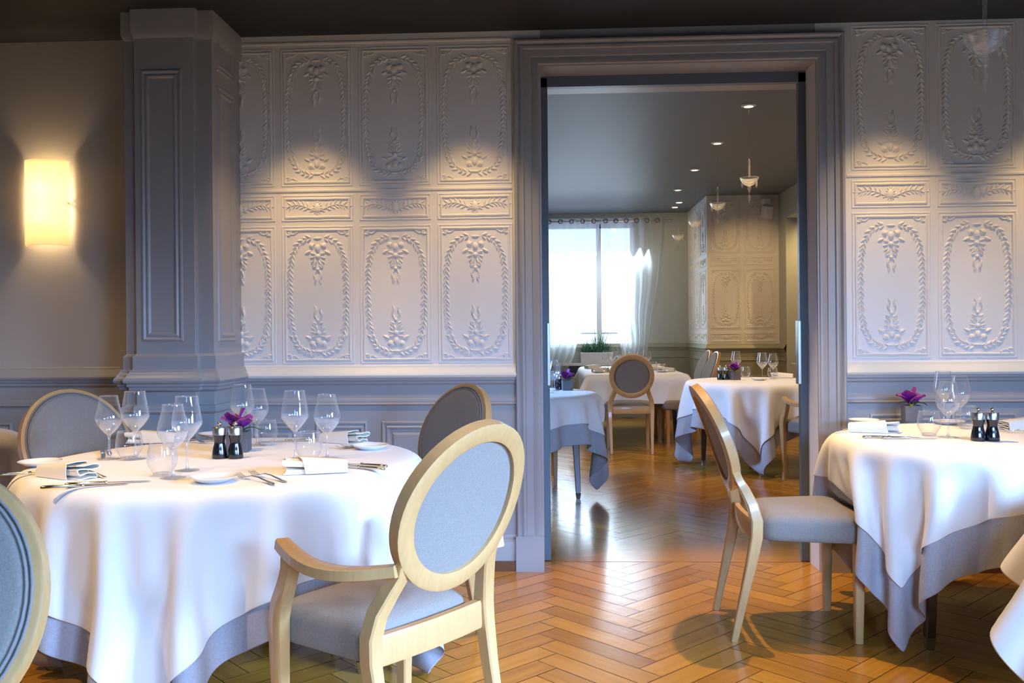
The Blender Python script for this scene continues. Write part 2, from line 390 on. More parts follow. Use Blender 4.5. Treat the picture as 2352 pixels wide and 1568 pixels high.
def tall_panel(R, u0, u1, v0, v1, seed, keep=None):
    R.frame(u0, u1, v0, v1, RIDGE, .0012, seed)
    cu, cv = (u0 + u1) / 2, (v0 + v1) / 2; a, b = (u1 - u0) * .395, (v1 - v0) * .415
    # wreath of paired leaves, evenly spaced along the oval
    P = [oval(math.pi / 2 - math.pi * i / 400, a, b) for i in range(401)]
    acc = [0]
    for i in range(400): acc.append(acc[-1] + math.dist(P[i], P[i + 1]))
    n = 33
    for k in range(n):
        sL = acc[-1] * (k + .35) / n
        i = next(j for j in range(401) if acc[j] >= sL); i = min(max(i, 1), 399)
        tx, ty = P[i + 1][0] - P[i - 1][0], P[i + 1][1] - P[i - 1][1]; g = math.atan2(ty, tx)
        fr = k / n
        if fr in (0,): continue
        up = fr > .78
        for sx in (1, -1):
            ang = g + (math.pi if up else 0)
            for da in (-.62, .5):
                aa = ang + da
                if sx < 0: aa = math.pi - aa
                sc = .8 + .35 * ((k * 7 + (da > 0)) % 3) / 2
                R.leaf(cu + sx * P[i][0], cv + P[i][1], aa, .032 * sc, .0135 * sc, .0075)
    for top in (1, -1):
        y0 = cv + top * b
        def lf(x, y, ang, L, w, h=.008):
            for sx in (1, -1): R.leaf(cu + sx * x, y0 - top * y, (ang if sx > 0 else math.pi - ang) * (1) if top < 0 else -(ang if sx > 0 else math.pi - ang), L, w, h)
        def dm(x, y, r, h=.008, ry=None):
            for sx in ((1, -1) if x else (1,)): R.dome(cu + sx * x, y0 - top * y, r, h, ry)
        # seen from the wreath towards the middle of the panel
        dm(0, .004, .024, .006, .007)
        dm(.030, .043, .017, .007); dm(.030, .043, .008, .010)
        dm(0, .055, .016, .009, .022)
        lf(.034, .068, .45, .038, .020); lf(.012, .030, .9, .03, .012)
        for j, an in enumerate((-.2, .25, .7, 1.1)): lf(.010 + .002 * j, .085 + .014 * j, an, .030, .012)
        lf(.004, .115, 1.2, .035, .014); dm(0, .098, .014, .009)
        lf(.006, .145, .5, .026, .012); dm(0, .165, .010, .008)
        lf(.008, .168, 1.25, .030, .013); lf(.020, .182, 1.75, .045, .018, .009)
        lf(.008, .205, 1.35, .038, .014, .009)
    for sx in (1, -1):
        for sy in (1, -1):
            x, y = cu + sx * ((u1 - u0) / 2 - .045), cv + sy * ((v1 - v0) / 2 - .045)
            for an, L in ((.1, .028), (.8, .026), (1.5, .028)):
                R.leaf(x - sx * .004, y - sy * .004, math.atan2(sy * math.sin(an), sx * math.cos(an)), L, .012, .006)
            R.cord([(x - sx * (.04 - .008 * i), y + sy * (.016 - .014 * math.sin(i / 6 * 3.1))) for i in range(7)], .007, .005)
def small_panel(R, u0, u1, v0, v1, seed):
    R.frame(u0, u1, v0, v1, RIDGE, .001, seed)
    cu, cv = (u0 + u1) / 2, (v0 + v1) / 2; a = (u1 - u0) * .41
    R.dome(cu, cv, .017, .007, .028, 14)
    for j in range(14):
        t = 2 * math.pi * j / 14; R.leaf(cu + .013 * math.cos(t), cv + .024 * math.sin(t), t, .015, .008, .005)
    for sx in (1, -1):
        pts = [(cu + sx * a * t, cv + .020 * math.sin((t - .25) * 3.6) - .002) for t in [i / 14 for i in range(1, 15)]]
        R.cord(pts, .006, .006)
        for i in range(1, 14, 2):
            x, y = pts[i - 0] if i < 14 else pts[-1]
            g = math.atan2(pts[i][1] - pts[i - 1][1], sx * (pts[i][0] - pts[i - 1][0]))
            for sgn in (1, -1):
                an = g + sgn * (.85 if i < 12 else .5)
                R.leaf(x, y, an if sx > 0 else math.pi - an, .034 if i > 2 else .02, .012, .0055)
def panelling(R, cols, zoff, mirror=True, v=(1.058, 1.772, 1.795, 1.932, 1.975, 2.69), seed=0, xlim=None):
    for i, (a, b) in enumerate(cols):
        tall_panel(R, a, b, v[0], v[1], seed + i)
        small_panel(R, a, b, v[2], v[3], seed + 20 + i)
        if v[5] > v[4]: tall_panel(R, a, b, v[4], v[5], seed + 40 + i)
front = lambda u, v, h: (u, D - h, v)
R = Relief(front)
cl = [(-1.402 - .403, -1.402 - .403 + .372), (-1.402, -1.026), (-.995, -.622), (-.591, -.203)]
panelling(R, cl, 0, seed=1)
lineprof = [(-.008, 0), (-.004, .006), (.004, .006), (.008, 0)]
for z in (1.953, 2.715, 1.046):
    R.mould([(pR, z), (ox0 - .15, z)], lineprof, mp=front)
R.build('embossed_panelling', M['panel'], wc, smooth=40)
R = Relief(front)
w_ = .389
cr_ = [(1.500, 1.500 + w_), (1.922, 1.922 + w_), (2.345, 2.345 + w_), (2.768, 2.768 + w_)]
panelling(R, cr_, 0, seed=9, v=(1.066, 1.80, 1.822, 1.962, 2.01, 2.74))
for z in (1.985, 1.046): R.mould([(ox1 + .15, z), (XR, z)], lineprof, mp=front)
R.build('embossed_panelling', M['panel'], wr, smooth=40)
# ---------- pier and pilaster
b = MB().span(q1, q0, PIL_Y, PIER_Y + .01, 0, 2.78)
pil = b.build('pilaster', M['paint'], pier, bevel=.003)
PP = [(0, 0), (-.004, .007), (-.010, .009), (-.018, .003), (-.022, .003), (-.028, .008), (-.034, .008), (-.042, 0)]
fp = lambda Y: (lambda u, v, h: (u, Y - h, v))
sd = lambda u, v, h: (pR + h, u, v)            # right flank of the pier, u = Y
R = Relief(fp(PIL_Y))
cxp = (q0 + q1) / 2
R.frame(cxp - .112, cxp + .086, 1.185, 2.47, PP, 0)
for z0, z1 in ((.18, .76),): R.frame(cxp - .112, cxp + .112, z0, z1, PP); R.frame(cxp - .05, cxp + .05, z0 + .06, z1 - .06, [(0, 0), (-.012, .006)]); R.flat(cxp - .038, cxp + .038, z0 + .072, z1 - .072, .006)
R.build('pilaster_moulding', M['paint'], pil, smooth=30)
R = Relief(sd)
R.frame(PIER_Y + .055, D - .09, 1.18, 2.42, PP); R.frame(PIER_Y + .055, D - .09, 2.49, 2.70, PP); R.frame(PIER_Y + .055, D - .09, .2, .76, PP)
R.build('flank_moulding', M['paint'], pier, smooth=30)
pierpath = [(pL, D), (pL, PIER_Y), (q1, PIER_Y), (q1, PIL_Y), (q0, PIL_Y), (q0, PIER_Y), (pR, PIER_Y), (pR, D)]
def pr(*a): return list(a)
TOPM = [(0, 1.052), (.010, 1.046), (.012, 1.036), (.018, 1.030), (.022, 1.018), (.030, 1.010), (.034, .998), (.030, .988), (.020, .984)]
LOWM = [(.020, .984), (.020, .972), (.013, .966), (.013, .956), (.007, .950), (0, .944)]
SECM = [(0, .882), (.008, .878), (.012, .868), (.010, .858), (.014, .850), (.006, .842), (0, .838)]
pm = MB()
pm.mould(pierpath, [(0, 1.125), (.006, 1.118), (.012, 1.112), (.012, 1.052)])
pm.mould(pierpath, [(.012 + o * 1.0, z) for o, z in TOPM + LOWM[1:-1]] + [(0, .944)])
pm.mould(pierpath, SECM)
pm.mould(pierpath, [(.0, 2.62), (.006, 2.63), (.012, 2.65), (.012, 2.8)])
pm.mould(pierpath, [(0, .165), (.012, .155), (.018, .14), (.018, .07), (.018, 0)])
pm.build('pier_moulding', M['paint'], pier, smooth=35)
# ---------- dado of the plain wall on the left
lp = [(XL, D), (pL, D)]
m = MB(); m.mould(lp, TOPM); m.mould(lp, LOWM); m.mould(lp, SECM); m.build('dado_rail', M['paint'], wl, smooth=35)
dd = MB().span(XL, pL, D - .004, D, 0, 1.0); dd.build('dado', M['paint'], wl)
R = Relief(fp(D - .004))
def wains(R, x0, x1, z0=.2, z1=.762):
    R.frame(x0, x1, z0, z1, PP)
    R.frame(x0 + .052, x1 - .052, z0 + .055, z1 - .055, [(0, 0), (-.014, .008)]); R.flat(x0 + .066, x1 - .066, z0 + .069, z1 - .069, .008)
for i in range(5): wains(R, pL - .36 - i * .36, pL - .08 - i * .36)
R.build('dado_panels', M['paint'], wl, smooth=30)
structure('baseboard_left', MB().span(XL, pL, D - .02, D, 0, .13), M['paint'])
# centre
cp = [(pR, D), (ox0 - .13, D)]
MB().span(pR, ox0 - .02, D - .004, D, 0, 1.0).build('dado', M['paint'], wc)
m = MB(); m.mould(cp, TOPM); m.build('dado_cap', M['rail'], wc, smooth=35)
m = MB(); m.mould(cp, LOWM); m.mould(cp, SECM); m.build('dado_rail', M['paint'], wc, smooth=35)
R = Relief(fp(D - .004))
x = PW(725, 970, D).x; 
for i in range(-1, 3): wains(R, x + i * .344, x + .272 + i * .344)
R.build('dado_panels', M['paint'], wc, smooth=30)
bb = MB(); bb.mould(cp, [(0, .185), (.008, .18), (.012, .17), (.010, .158), (.016, .15), (.02, .14), (.02, 0)])
structure('baseboard_centre', bb, M['paint'], smooth=35)
structure('trim_1', MB().span(pR, ox0 - .13, D - .035, D, 0, .05), M['brown'])
# right
cp = [(ox1 + .135, D), (XR, D)]
MB().span(ox1 + .02, XR, D - .004, D, 0, 1.0).build('dado', M['paint'], wr)
m = MB(); m.mould(cp, TOPM); m.build('dado_cap', M['rail'], wr, smooth=35)
m = MB(); m.mould(cp, LOWM); m.mould(cp, SECM); m.build('dado_rail', M['paint'], wr, smooth=35)
R = Relief(fp(D - .004))
for i in range(6): wains(R, 1.58 + i * .4, 1.90 + i * .4, .2, .79)
R.build('dado_panels', M['paint'], wr, smooth=30)
bb = MB(); bb.mould(cp, [(0, .175), (.008, .17), (.012, .16), (.010, .15), (.016, .14), (.02, .13), (.02, 0)])
structure('baseboard_right', bb, M['paint'], smooth=35)
structure('trim_2', MB().span(ox1 + .135, XR, D - .035, D, 0, .065), M['brown'])
# friezes and cornice at the ceiling
cor = MB()
for path in ([(XL, D), (pL, D)], [(pR, D), (XR, D)]): cor.mould(path, [(0, 2.72), (.008, 2.725), (.01, 2.74), (.02, 2.76), (.05, 2.80)])
#structure('trim_3', cor, M['paint'], smooth=35)
# ---------- door casing
cas = [(-.136, 0), (-.136, .030), (-.130, .036), (-.122, .036), (-.116, .030), (-.112, .022), (-.100, .030), (-.088, .030), (-.084, .020), (-.050, .020), (-.046, .014), (-.030, .020), (-.012, .020), (-.006, .014), (0, .014), (0, 0)]
R = Relief(front)
R.mould([(ox0, .17), (ox0, HEAD), (ox1, HEAD), (ox1, .17)], cas, mp=front)
for a, s_ in ((ox0, -1), (ox1, 1)):
    x0, x1 = sorted((a, a + s_ * .142)); R.span(x0, x1, D - .044, D, 0, .17)
    R.span(x0, x1, D - .040, D, .17, .178)
structure('door_1', R, M['paint'], smooth=30)
# pocket door leaves peeping out of the jambs, with their pull plates
for i, (x0, x1, px) in enumerate(((ox0 - .2, -.022, 1), (1.288, ox1 + .25, -1))):
    d_ = structure('door_%d' % (i + 2), MB().span(x0, x1, D + .172, D + .212, .004, 2.56), M['track'], bevel=.002)
    ex = x1 if i == 0 else x0
    MB().span(ex - .012, ex + .004, D + .166, D + .218, .93, 1.262).build('pull_plate', M['steel'], d_, bevel=.002)
structure('trim_4', MB().span(ox0 - .02, ox1 + .02, D + .172, D + .214, 2.51, 2.60), M['track'])
# ---------------------------------------------------------------- second room
wx0, wx1, wz0, wz1 = .02, 1.22, .78, 2.62    # window hole
wx0 = PW(1263, 700, FY).x - .3; wx1 = PW(1460, 700, FY).x; wz0 = PW(1400, 833, FY).z; wz1 = PW(1400, 512, FY).z
fw = structure('wall_far', MB().span(X2L, wx0, FY, FY + .3, 0, C2).span(wx1, p2x, FY, FY + .3, 0, C2).span(wx0, wx1, FY, FY + .3, 0, wz0).span(wx0, wx1, FY, FY + .3, wz1, C2), M['wall2'])
p2 = structure('wall_far_pier', MB().span(p2x, X2R, P2, FY + .3, 0, C2), M['panel'])
ys = 10.82
ws = structure('wall_side_far', MB().span(X2R, X2R + .15, ys, P2, 0, C2).span(X2R, X2R + .15, 9.2, ys, 2.56, C2).span(X2R, X2R + .15, D + .6, 9.2, 0, C2).span(X2R + .15, X2R + 1.3, P2 - .2, P2, 0, C2).span(X2R + 1.3, X2R + 1.4, 9, P2, 0, C2).span(X2R + .15, X2R + 1.3, 9.0, 9.2, 0, C2), M['wall2'])
structure('wall_left_far', MB().span(X2L - .1, X2L, D + .6, FY, 0, C2), M['wall2'])
dr = [(X2L, FY), (p2x, FY), (p2x, P2), (X2R, P2), (X2R, ys)]
s2 = 1.0
m = MB(); m.mould(dr, TOPM); m.mould(dr, LOWM); m.mould(dr, SECM)

m.span(X2L, p2x, FY - .004, FY, 0, 1.0); m.span(p2x, X2R, P2 - .004, P2, 0, 1.0); m.span(p2x - .004, p2x, P2 - .004, FY, 0, 1.0); m.span(X2R - .004, X2R, ys, P2, 0, 1.0)
m.span(X2R + .15, X2R + 1.3, P2 - .205, P2 - .2, 0, 1.0); m.mould([(X2R + .15, P2 - .2), (X2R + 1.3, P2 - .2)], TOPM)
structure('trim_5', m, M['paint2'], smooth=35)
structure('baseboard_far', MB().span(X2L, p2x, FY - .02, FY, 0, .14), M['paint2'])
R = Relief(fp(P2)); ww = (X2R - p2x - .10) / 2
cc = [(p2x + .035, p2x + .035 + .385), (p2x + .455, p2x + .455 + .385)]
for a, b_ in cc:
    small_panel(R, a, b_, 1.065, 1.20, 3); tall_panel(R, a, b_, 1.235, 1.99, 5); small_panel(R, a, b_, 2.01, 2.14, 3); tall_panel(R, a, b_, 2.17, 2.83, 6)
R.build('embossed_panelling', M['panel'], p2, smooth=40)
R = Relief(lambda u, v, h: (p2x - h, u, v))
for k in range(3):
    a = P2 + .04 + k * .5; b_ = a + .44
    small_panel(R, a, b_, 1.065, 1.20, 3); tall_panel(R, a, b_, 1.235, 1.99, 5); small_panel(R, a, b_, 2.01, 2.14, 3); tall_panel(R, a, b_, 2.17, 2.83, 6)
R.build('embossed_panelling', M['panel'], p2, smooth=40)
# window
w = MB(); Yw = FY + .12
for x in (wx0 + .03, wx1 - .03): w.span(x - .03, x + .03, Yw, Yw + .06, wz0, wz1)
xm = PW(1376, 700, Yw).x
w.span(xm - .035, xm + .035, Yw, Yw + .06, wz0, wz1)
for z in (wz0 + .03, wz1 - .03): w.span(wx0, wx1, Yw, Yw + .06, z - .03, z + .03)
for z in (wz0 + .42,): w.span(wx0, wx1, Yw + .02, Yw + .045, z - .012, z + .012)
win = structure('window_1', w, M['white'])
MB().span(wx0, wx1, Yw + .03, Yw + .035, wz0, wz1).build('pane', M['thin'], win)
structure('trim_6', MB().span(wx0 - .05, wx1 + .05, FY - .14, FY + .12, wz0 - .035, wz0), M['white'], bevel=.004)
g = MB(); 
for k in range(4): g.span(.25, 1.0, FY - .03, FY - .018, .61 + k * .035, .625 + k * .035)
gx0 = PW(1300, 850, FY).x; gx1 = PW(1420, 850, FY).x
g = MB(); g.span(gx0, gx1, FY - .012, FY - .005, .585, .735)
for k in range(5): g.span(gx0, gx1, FY - .022, FY - .008, .59 + k * .034, .606 + k * .034)
tag(g.build('radiator_grille', M['rad']), 'dark slatted radiator grille under the far window sill', 'grille')
# ---------------------------------------------------------------- chairs
TH = math.radians(19.5)
def back_pt(x, s, off=0.0):
    """point on the tilted, slightly bowed medallion back: s = height along the back from its centre, off = towards the sitter"""
    z0, y0 = .775, -.272
    bow = -.10 * x * x * 2
    y = y0 - math.sin(TH) * s + bow * .0 + off * math.cos(TH) - .06 * (s / .23) ** 2 * .12 - abs(x) ** 2 * -.35
    return Vector((x, y, z0 + math.cos(TH) * s + off * math.sin(TH)))
def make_chair(name, arms):
    root = empty(name, cat='armchair' if arms else 'chair')
    RO, RW, TK = .2215, .046, .036
    sy = 1.035
    n = 56; ring = []
    for i in range(n):
        t = 2 * math.pi * i / n; r = []
        for a, b in ((0, 1), (.12, 1.0), (.88, 1.0), (1, .88), (1, -.9), (.9, -1), (.1, -1), (0, -.88)):
            rad = RO - RW + RW * a
            r.append(back_pt(rad * math.cos(t), rad * math.sin(t) * sy, b * TK / 2))
        ring.append(r)
    MB().loft(ring, True, False, True).build('back_frame', M['beech'], root, smooth=40)
    # upholstery: padded disc, fuller on the front side
    for nm, side, off0, off1, rr in (('backrest', 1, .017, .034, RO - .018), ):
        rings = []
        for k, h in ((1.0, .0), (.97, .45), (.88, .72), (.6, .93), (.25, 1)):
            rings.append([back_pt(rr * k * math.cos(2 * math.pi * j / 40), rr * k * sy * math.sin(2 * math.pi * j / 40), off0 + (off1 - off0) * h) for j in range(40)])
        rb = []
        for k, h in ((1.0, 0), (.97, .3), (.85, .55), (.5, .8), (.2, .85)):
            rb.append([back_pt((RO - RW + .003) * k * math.cos(2 * math.pi * j / 40), rr * k * sy * math.sin(2 * math.pi * j / 40), -.002 - .008 * h) for j in range(40)])
        bk = MB().loft(rb[::-1] + rings, True, True).build(nm, M['fabric'], root, smooth=180)
    for k, rad in enumerate((RO - .017, RO - .025)):
        MB().tube([back_pt(rad * math.cos(2 * math.pi * j / 48), rad * sy * math.sin(2 * math.pi * j / 48), .0205 + .004 * k) for j in range(48)], .0030, 6, False, True).build('piping', M['piping'], bk, smooth=180)
    # rear legs running up into the medallion
    for sx in (-1, 1):
        pts = []; ws = []; ds = []; sides = []
        key = [(.200, -.238, 0, .024, .026), (.203, -.205, .15, .030, .032), (.207, -.172, .30, .036, .040), (.211, -.152, .41, .042, .046), (.209, -.150, .47, .045, .046), (.199, -.163, .53, .045, .042), (.178, -.187, .585, .043, .038), (.163, -.207, .625, .042, .036), (.166, -.224, .665, .042, .034), (.182, -.240, .70, .040, .0335), (.196, -.252, .735, .012, .030)]
        for x, y, z, w, d_ in key:
            if z > .60: y = y * max(0, (.68 - z) / .08) + back_pt(x, (z - .775) / math.cos(TH)).y * min(1, (z - .60) / .08); d_ = min(d_, TK - .003)
            pts.append((sx * x, y, z)); ws.append(w); ds.append(d_)
        MB().sweep(pts, ws, ds, (1, 0, 0), 8, 7).build('rear_leg', M['beech'], root, smooth=40)
    for sx in (-1, 1):
        if not arms:
            pts = [(sx * .205, .238, 0), (sx * .205, .240, .2), (sx * .205, .242, .405)]
            MB().sweep(pts, [.030, .036, .043], [.030, .036, .043], (1, 0, 0), 8, 7).build('front_leg', M['beech'], root, smooth=40)
        else:
            key = [(.222, .186, 0, .028, .032), (.225, .188, .2, .034, .040), (.228, .190, .36, .040, .048), (.230, .188, .46, .042, .052), (.232, .174, .505, .042, .050), (.235, .146, .56, .040, .044), (.237, .130, .60, .039, .042), (.238, .126, .645, .039, .042)]
            MB().sweep([(sx * a, b, c) for a, b, c, d_, e_ in key], [k[3] for k in key], [k[4] for k in key], (1, 0, 0), 8, 7).build('front_leg', M['beech'], root, smooth=40)
            ar = []
            for i in range(13):
                t = i / 12
                y = .161 - t * .381; x = .238 + .030 * math.sin(math.pi * min(1, t * 1.05)) * (1 if t < .9 else .9) - .052 * t ** 3
                z = .662 - .030 * math.sin(math.pi * t * .9) - .012 * t
                ar.append((sx * x, y, z))
            MB().sweep(ar, [.042 + .012 * math.sin(math.pi * i / 12) for i in range(13)], [.032] * 13, (1, 0, 0), 8, 7).build('arm', M['beech'], root, smooth=40)
    # seat cushion, trapezoid with crowned top
    NX, NY = 14, 14; tops = []; rings = []
    wf, wb, y0, y1 = .50, .385, -.128, .285
    if arms: wf = .43; y1 = .245
    def outline(k, inset):
        P = []
        for i in range(48):
            t = 2 * math.pi * i / 48; c, s = math.cos(t), math.sin(t); e = 2 / 7
            u = math.copysign(abs(c) ** e, c); v = math.copysign(abs(s) ** e, s)
            w = (wb + (wf - wb) * (v + 1) / 2) / 2 - inset
            P.append((u * w, (y0 + y1) / 2 + v * ((y1 - y0) / 2 - inset) + .012 * (1 - u * u) * (v > 0)))
        return P
    for z, ins in ((.388, .012), (.393, .003), (.41, 0), (.455, .0), (.475, .006), (.488, .020), (.498, .05), (.506, .10), (.510, .16)):
        rings.append([(x, y, z - (.0)) for x, y in outline(0, ins)])
    MB().loft(rings, True, True).build('seat', M['fabric'], root, smooth=60)
    MB().sweep([(-.19, -.148, .432), (-.1, -.155, .432), (0, -.158, .432), (.1, -.155, .432), (.19, -.148, .432)], [.078] * 5, [.026] * 5, (0, 0, 1), 8, 9).build('rear_rail', M['beech'], root, smooth=40)
    return root
side_chair = make_chair('dining_chair', False)
arm_chair = make_chair('dining_armchair', True)
# ---------------------------------------------------------------- cloth drape (position based, numpy)
TH_ = .760
def sdf_rbox(P, c, half, rz, r):
    cs, sn = math.cos(rz), math.sin(rz)
    q = P - np.array(c); x = q[:, 0] * cs + q[:, 1] * sn; y = -q[:, 0] * sn + q[:, 1] * cs; z = q[:, 2]
    L = np.stack([x, y, z], 1); h = np.array(half) - r; a = np.abs(L) - h; m = np.maximum(a, 0)
    dist = np.linalg.norm(m, axis=1) + np.minimum(a.max(1), 0) - r
    g = np.where((a.max(1) > 0)[:, None], m, (a == a.max(1)[:, None]).astype(float)) * np.sign(L)
    g /= np.linalg.norm(g, axis=1)[:, None] + 1e-9
    return dist, np.stack([g[:, 0] * cs - g[:, 1] * sn, g[:, 0] * sn + g[:, 1] * cs, g[:, 2]], 1)
def sdf_disc(P, R, top, r=.012):
    rad = np.hypot(P[:, 0], P[:, 1]) + 1e-9; zc = top - .15
    a = np.stack([rad - (R - r), np.abs(P[:, 2] - zc) - (.15 - r)], 1); m = np.maximum(a, 0)
    dist = np.linalg.norm(m, axis=1) + np.minimum(a.max(1), 0) - r
    g = np.where((a.max(1) > 0)[:, None], m, (a == a.max(1)[:, None]).astype(float)); g /= np.linalg.norm(g, axis=1)[:, None] + 1e-9
    ur = P[:, :2] / rad[:, None]
    return dist, np.stack([ur[:, 0] * g[:, 0], ur[:, 1] * g[:, 0], g[:, 1] * np.sign(P[:, 2] - zc)], 1)
def drape(side, n, ang, R=None, half=None, off=(0, 0), cols=(), seed=0, steps=150, iters=12, top=TH_, sidey=None, hold=0, wave=.006, bend=.25):
    rs = np.random.RandomState(seed)
    nx = n; ny = n if sidey is None else int(round(n * sidey / side)); dx = side / (nx - 1)
    gx, gy = np.meshgrid(np.arange(nx) * dx - side / 2, (np.arange(ny) - (ny - 1) / 2) * dx, indexing='ij')
    c, s = math.cos(ang), math.sin(ang)
    X = np.stack([c * gx - s * gy + off[0], s * gx + c * gy + off[1], np.full_like(gx, top + .004)], -1)
    ph = rs.rand(4) * 6.3
    t = np.arctan2(X[..., 1], X[..., 0]); rad = np.hypot(X[..., 0], X[..., 1])
    X[..., 2] += wave * (np.sin(5 * t + ph[0]) + np.sin(9 * t + ph[1]) + .5 * np.sin(13 * t + ph[2])) * np.clip((rad - .4) * 3, 0, 1) + wave
    P = X.copy(); V = np.zeros_like(P); dt = 1 / 50
    cons = []
    def addc(di, dj, stiff):
        L = dx * math.hypot(di, dj)
        if di:
            for a in range(2 * di):
                A0, B0 = slice(a, nx - di, 2 * di), slice(a + di, nx, 2 * di)
                A1, B1 = (slice(0, ny - dj), slice(dj, ny)) if dj >= 0 else (slice(-dj, ny), slice(0, ny + dj))
                m_ = len(range(a + di, nx, 2 * di)); A0 = slice(a, a + 2 * di * m_, 2 * di) if m_ else None
                if m_: cons.append(((A0, A1), (B0, B1), L, stiff))
        else:
            for a in range(2 * dj):
                m_ = len(range(a + dj, ny, 2 * dj))
                if m_: cons.append(((slice(None), slice(a, a + 2 * dj * m_, 2 * dj)), (slice(None), slice(a + dj, ny, 2 * dj)), L, stiff))
    addc(1, 0, 1.0); addc(0, 1, 1.0); addc(1, 1, .3); addc(1, -1, .3); addc(3, 0, bend); addc(0, 3, bend)
    # the part lying on the table stays put; the rest may not get farther from its table edge than it is cut
    if R: k_ = np.minimum(1, (R - .004) / np.maximum(rad, 1e-6)); A_ = np.stack([X[..., 0] * k_, X[..., 1] * k_], -1)
    else: A_ = np.stack([np.clip(X[..., 0], -half[0], half[0]), np.clip(X[..., 1], -half[1], half[1])], -1)
    A_ = np.concatenate([A_, np.full(A_.shape[:2] + (1,), top + .003)], -1)
    reach = np.hypot(X[..., 0] - A_[..., 0], X[..., 1] - A_[..., 1]); pin = reach < 1e-6; reach = reach + .004
    P[pin] = A_[pin]
    for st in range(steps):
        V[..., 2] -= 9.8 * dt; V *= .965
        Q = P + V * dt
        for it in range(iters):
            for A, B, L, k in cons:
                d = Q[B] - Q[A]; l = np.sqrt((d * d).sum(-1))[..., None] + 1e-9
                if L > dx * 2.5: corr = d * (np.minimum(0, l - L * 1.0) / l * .5 * k)      # bending: only resists folding up
                else: corr = d * ((l - L) / l * .5 * k)
                Q[A] += corr; Q[B] -= corr
            if it % 3 == 2 or it == iters - 1:
                sl_ = 1 - min(1, max(0, (st - steps * .35) / (steps * .35)))
                Q[pin] = A_[pin]
                dv_ = Q - A_; l = np.sqrt((dv_ * dv_).sum(-1)); ov = (l > reach) & ~pin
                Q[ov] = A_[ov] + dv_[ov] * (reach[ov] / l[ov])[:, None]
                F_ = Q.reshape(-1, 3)
                dl = [sdf_disc(F_, R, top) if R else sdf_rbox(F_, (0, 0, top - .15), (half[0], half[1], .15), 0, .012)]
                dl += [sdf_rbox(F_, tuple(np.array(k_[0]) + np.array(k_[4]) * sl_), *k_[1:4]) for k_ in cols]
                for di_, g_ in dl:
                    hit = di_ < .003
                    if hit.any():
                        F_[hit] += g_[hit] * (.003 - di_[hit])[:, None]
                        if it == iters - 1:      # friction
                            old = P.reshape(-1, 3)[hit]; mv = F_[hit] - old; nn = (mv * g_[hit]).sum(1)[:, None] * g_[hit]
                            F_[hit] = old + nn + (mv - nn) * .25
                F_[:, 2] = np.maximum(F_[:, 2], .01)
        V = (Q - P) / dt; P = Q
        sp = np.sqrt((V ** 2).sum(-1))[..., None]; V *= np.minimum(1, 4 / (sp + 1e-9))
    return P
def cloth_obj(name, P, matn, keep=1.0, lift=0.0, thick=.0022, trim=(0, 0, 0, 0)):
    nx, ny = P.shape[:2]
    du = np.gradient(P, axis=0); dv = np.gradient(P, axis=1); nr = np.cross(du, dv); nr /= np.linalg.norm(nr, axis=2)[..., None] + 1e-9
    if nr[nx // 2, ny // 2, 2] < 0: nr = -nr
    for _ in range(4):
        q = nr.copy(); q[1:-1, 1:-1] = (nr[:-2, 1:-1] + nr[2:, 1:-1] + nr[1:-1, :-2] + nr[1:-1, 2:] + nr[1:-1, 1:-1]) / 5; nr = q / (np.linalg.norm(q, axis=2)[..., None] + 1e-9)
    Q = P + nr * lift
    a0, a1, b0, b1 = trim; Q = Q[a0:nx - a1, b0:ny - b1]
    nx, ny = Q.shape[:2]
    b = MB(); b.v = [tuple(v) for v in Q.reshape(-1, 3)]
    b.f = [(i * ny + j, (i + 1) * ny + j, (i + 1) * ny + j + 1, i * ny + j + 1) for i in range(nx - 1) for j in range(ny - 1)]
    o = b.build(name, matn, smooth=180, sub=0)
    so = o.modifiers.new('solid', 'SOLIDIFY'); so.thickness = thick; so.offset = 0
    q = o.modifiers.new('sub', 'SUBSURF'); q.levels = 1; q.render_levels = 1
    return o
def smoothP(P, k=3):
    for _ in range(k):
        Q = P.copy(); Q[1:-1, 1:-1] = P[1:-1, 1:-1] * .5 + (P[:-2, 1:-1] + P[2:, 1:-1] + P[1:-1, :-2] + P[1:-1, 2:]) * .125
        for sl, s0, s1 in ((np.s_[0, 1:-1], np.s_[0, :-2], np.s_[0, 2:]), (np.s_[-1, 1:-1], np.s_[-1, :-2], np.s_[-1, 2:]), (np.s_[1:-1, 0], np.s_[:-2, 0], np.s_[2:, 0]), (np.s_[1:-1, -1], np.s_[:-2, -1], np.s_[2:, -1])):
            Q[sl] = P[sl] * .5 + (P[s0] + P[s1]) * .25
        P = Q
    return P
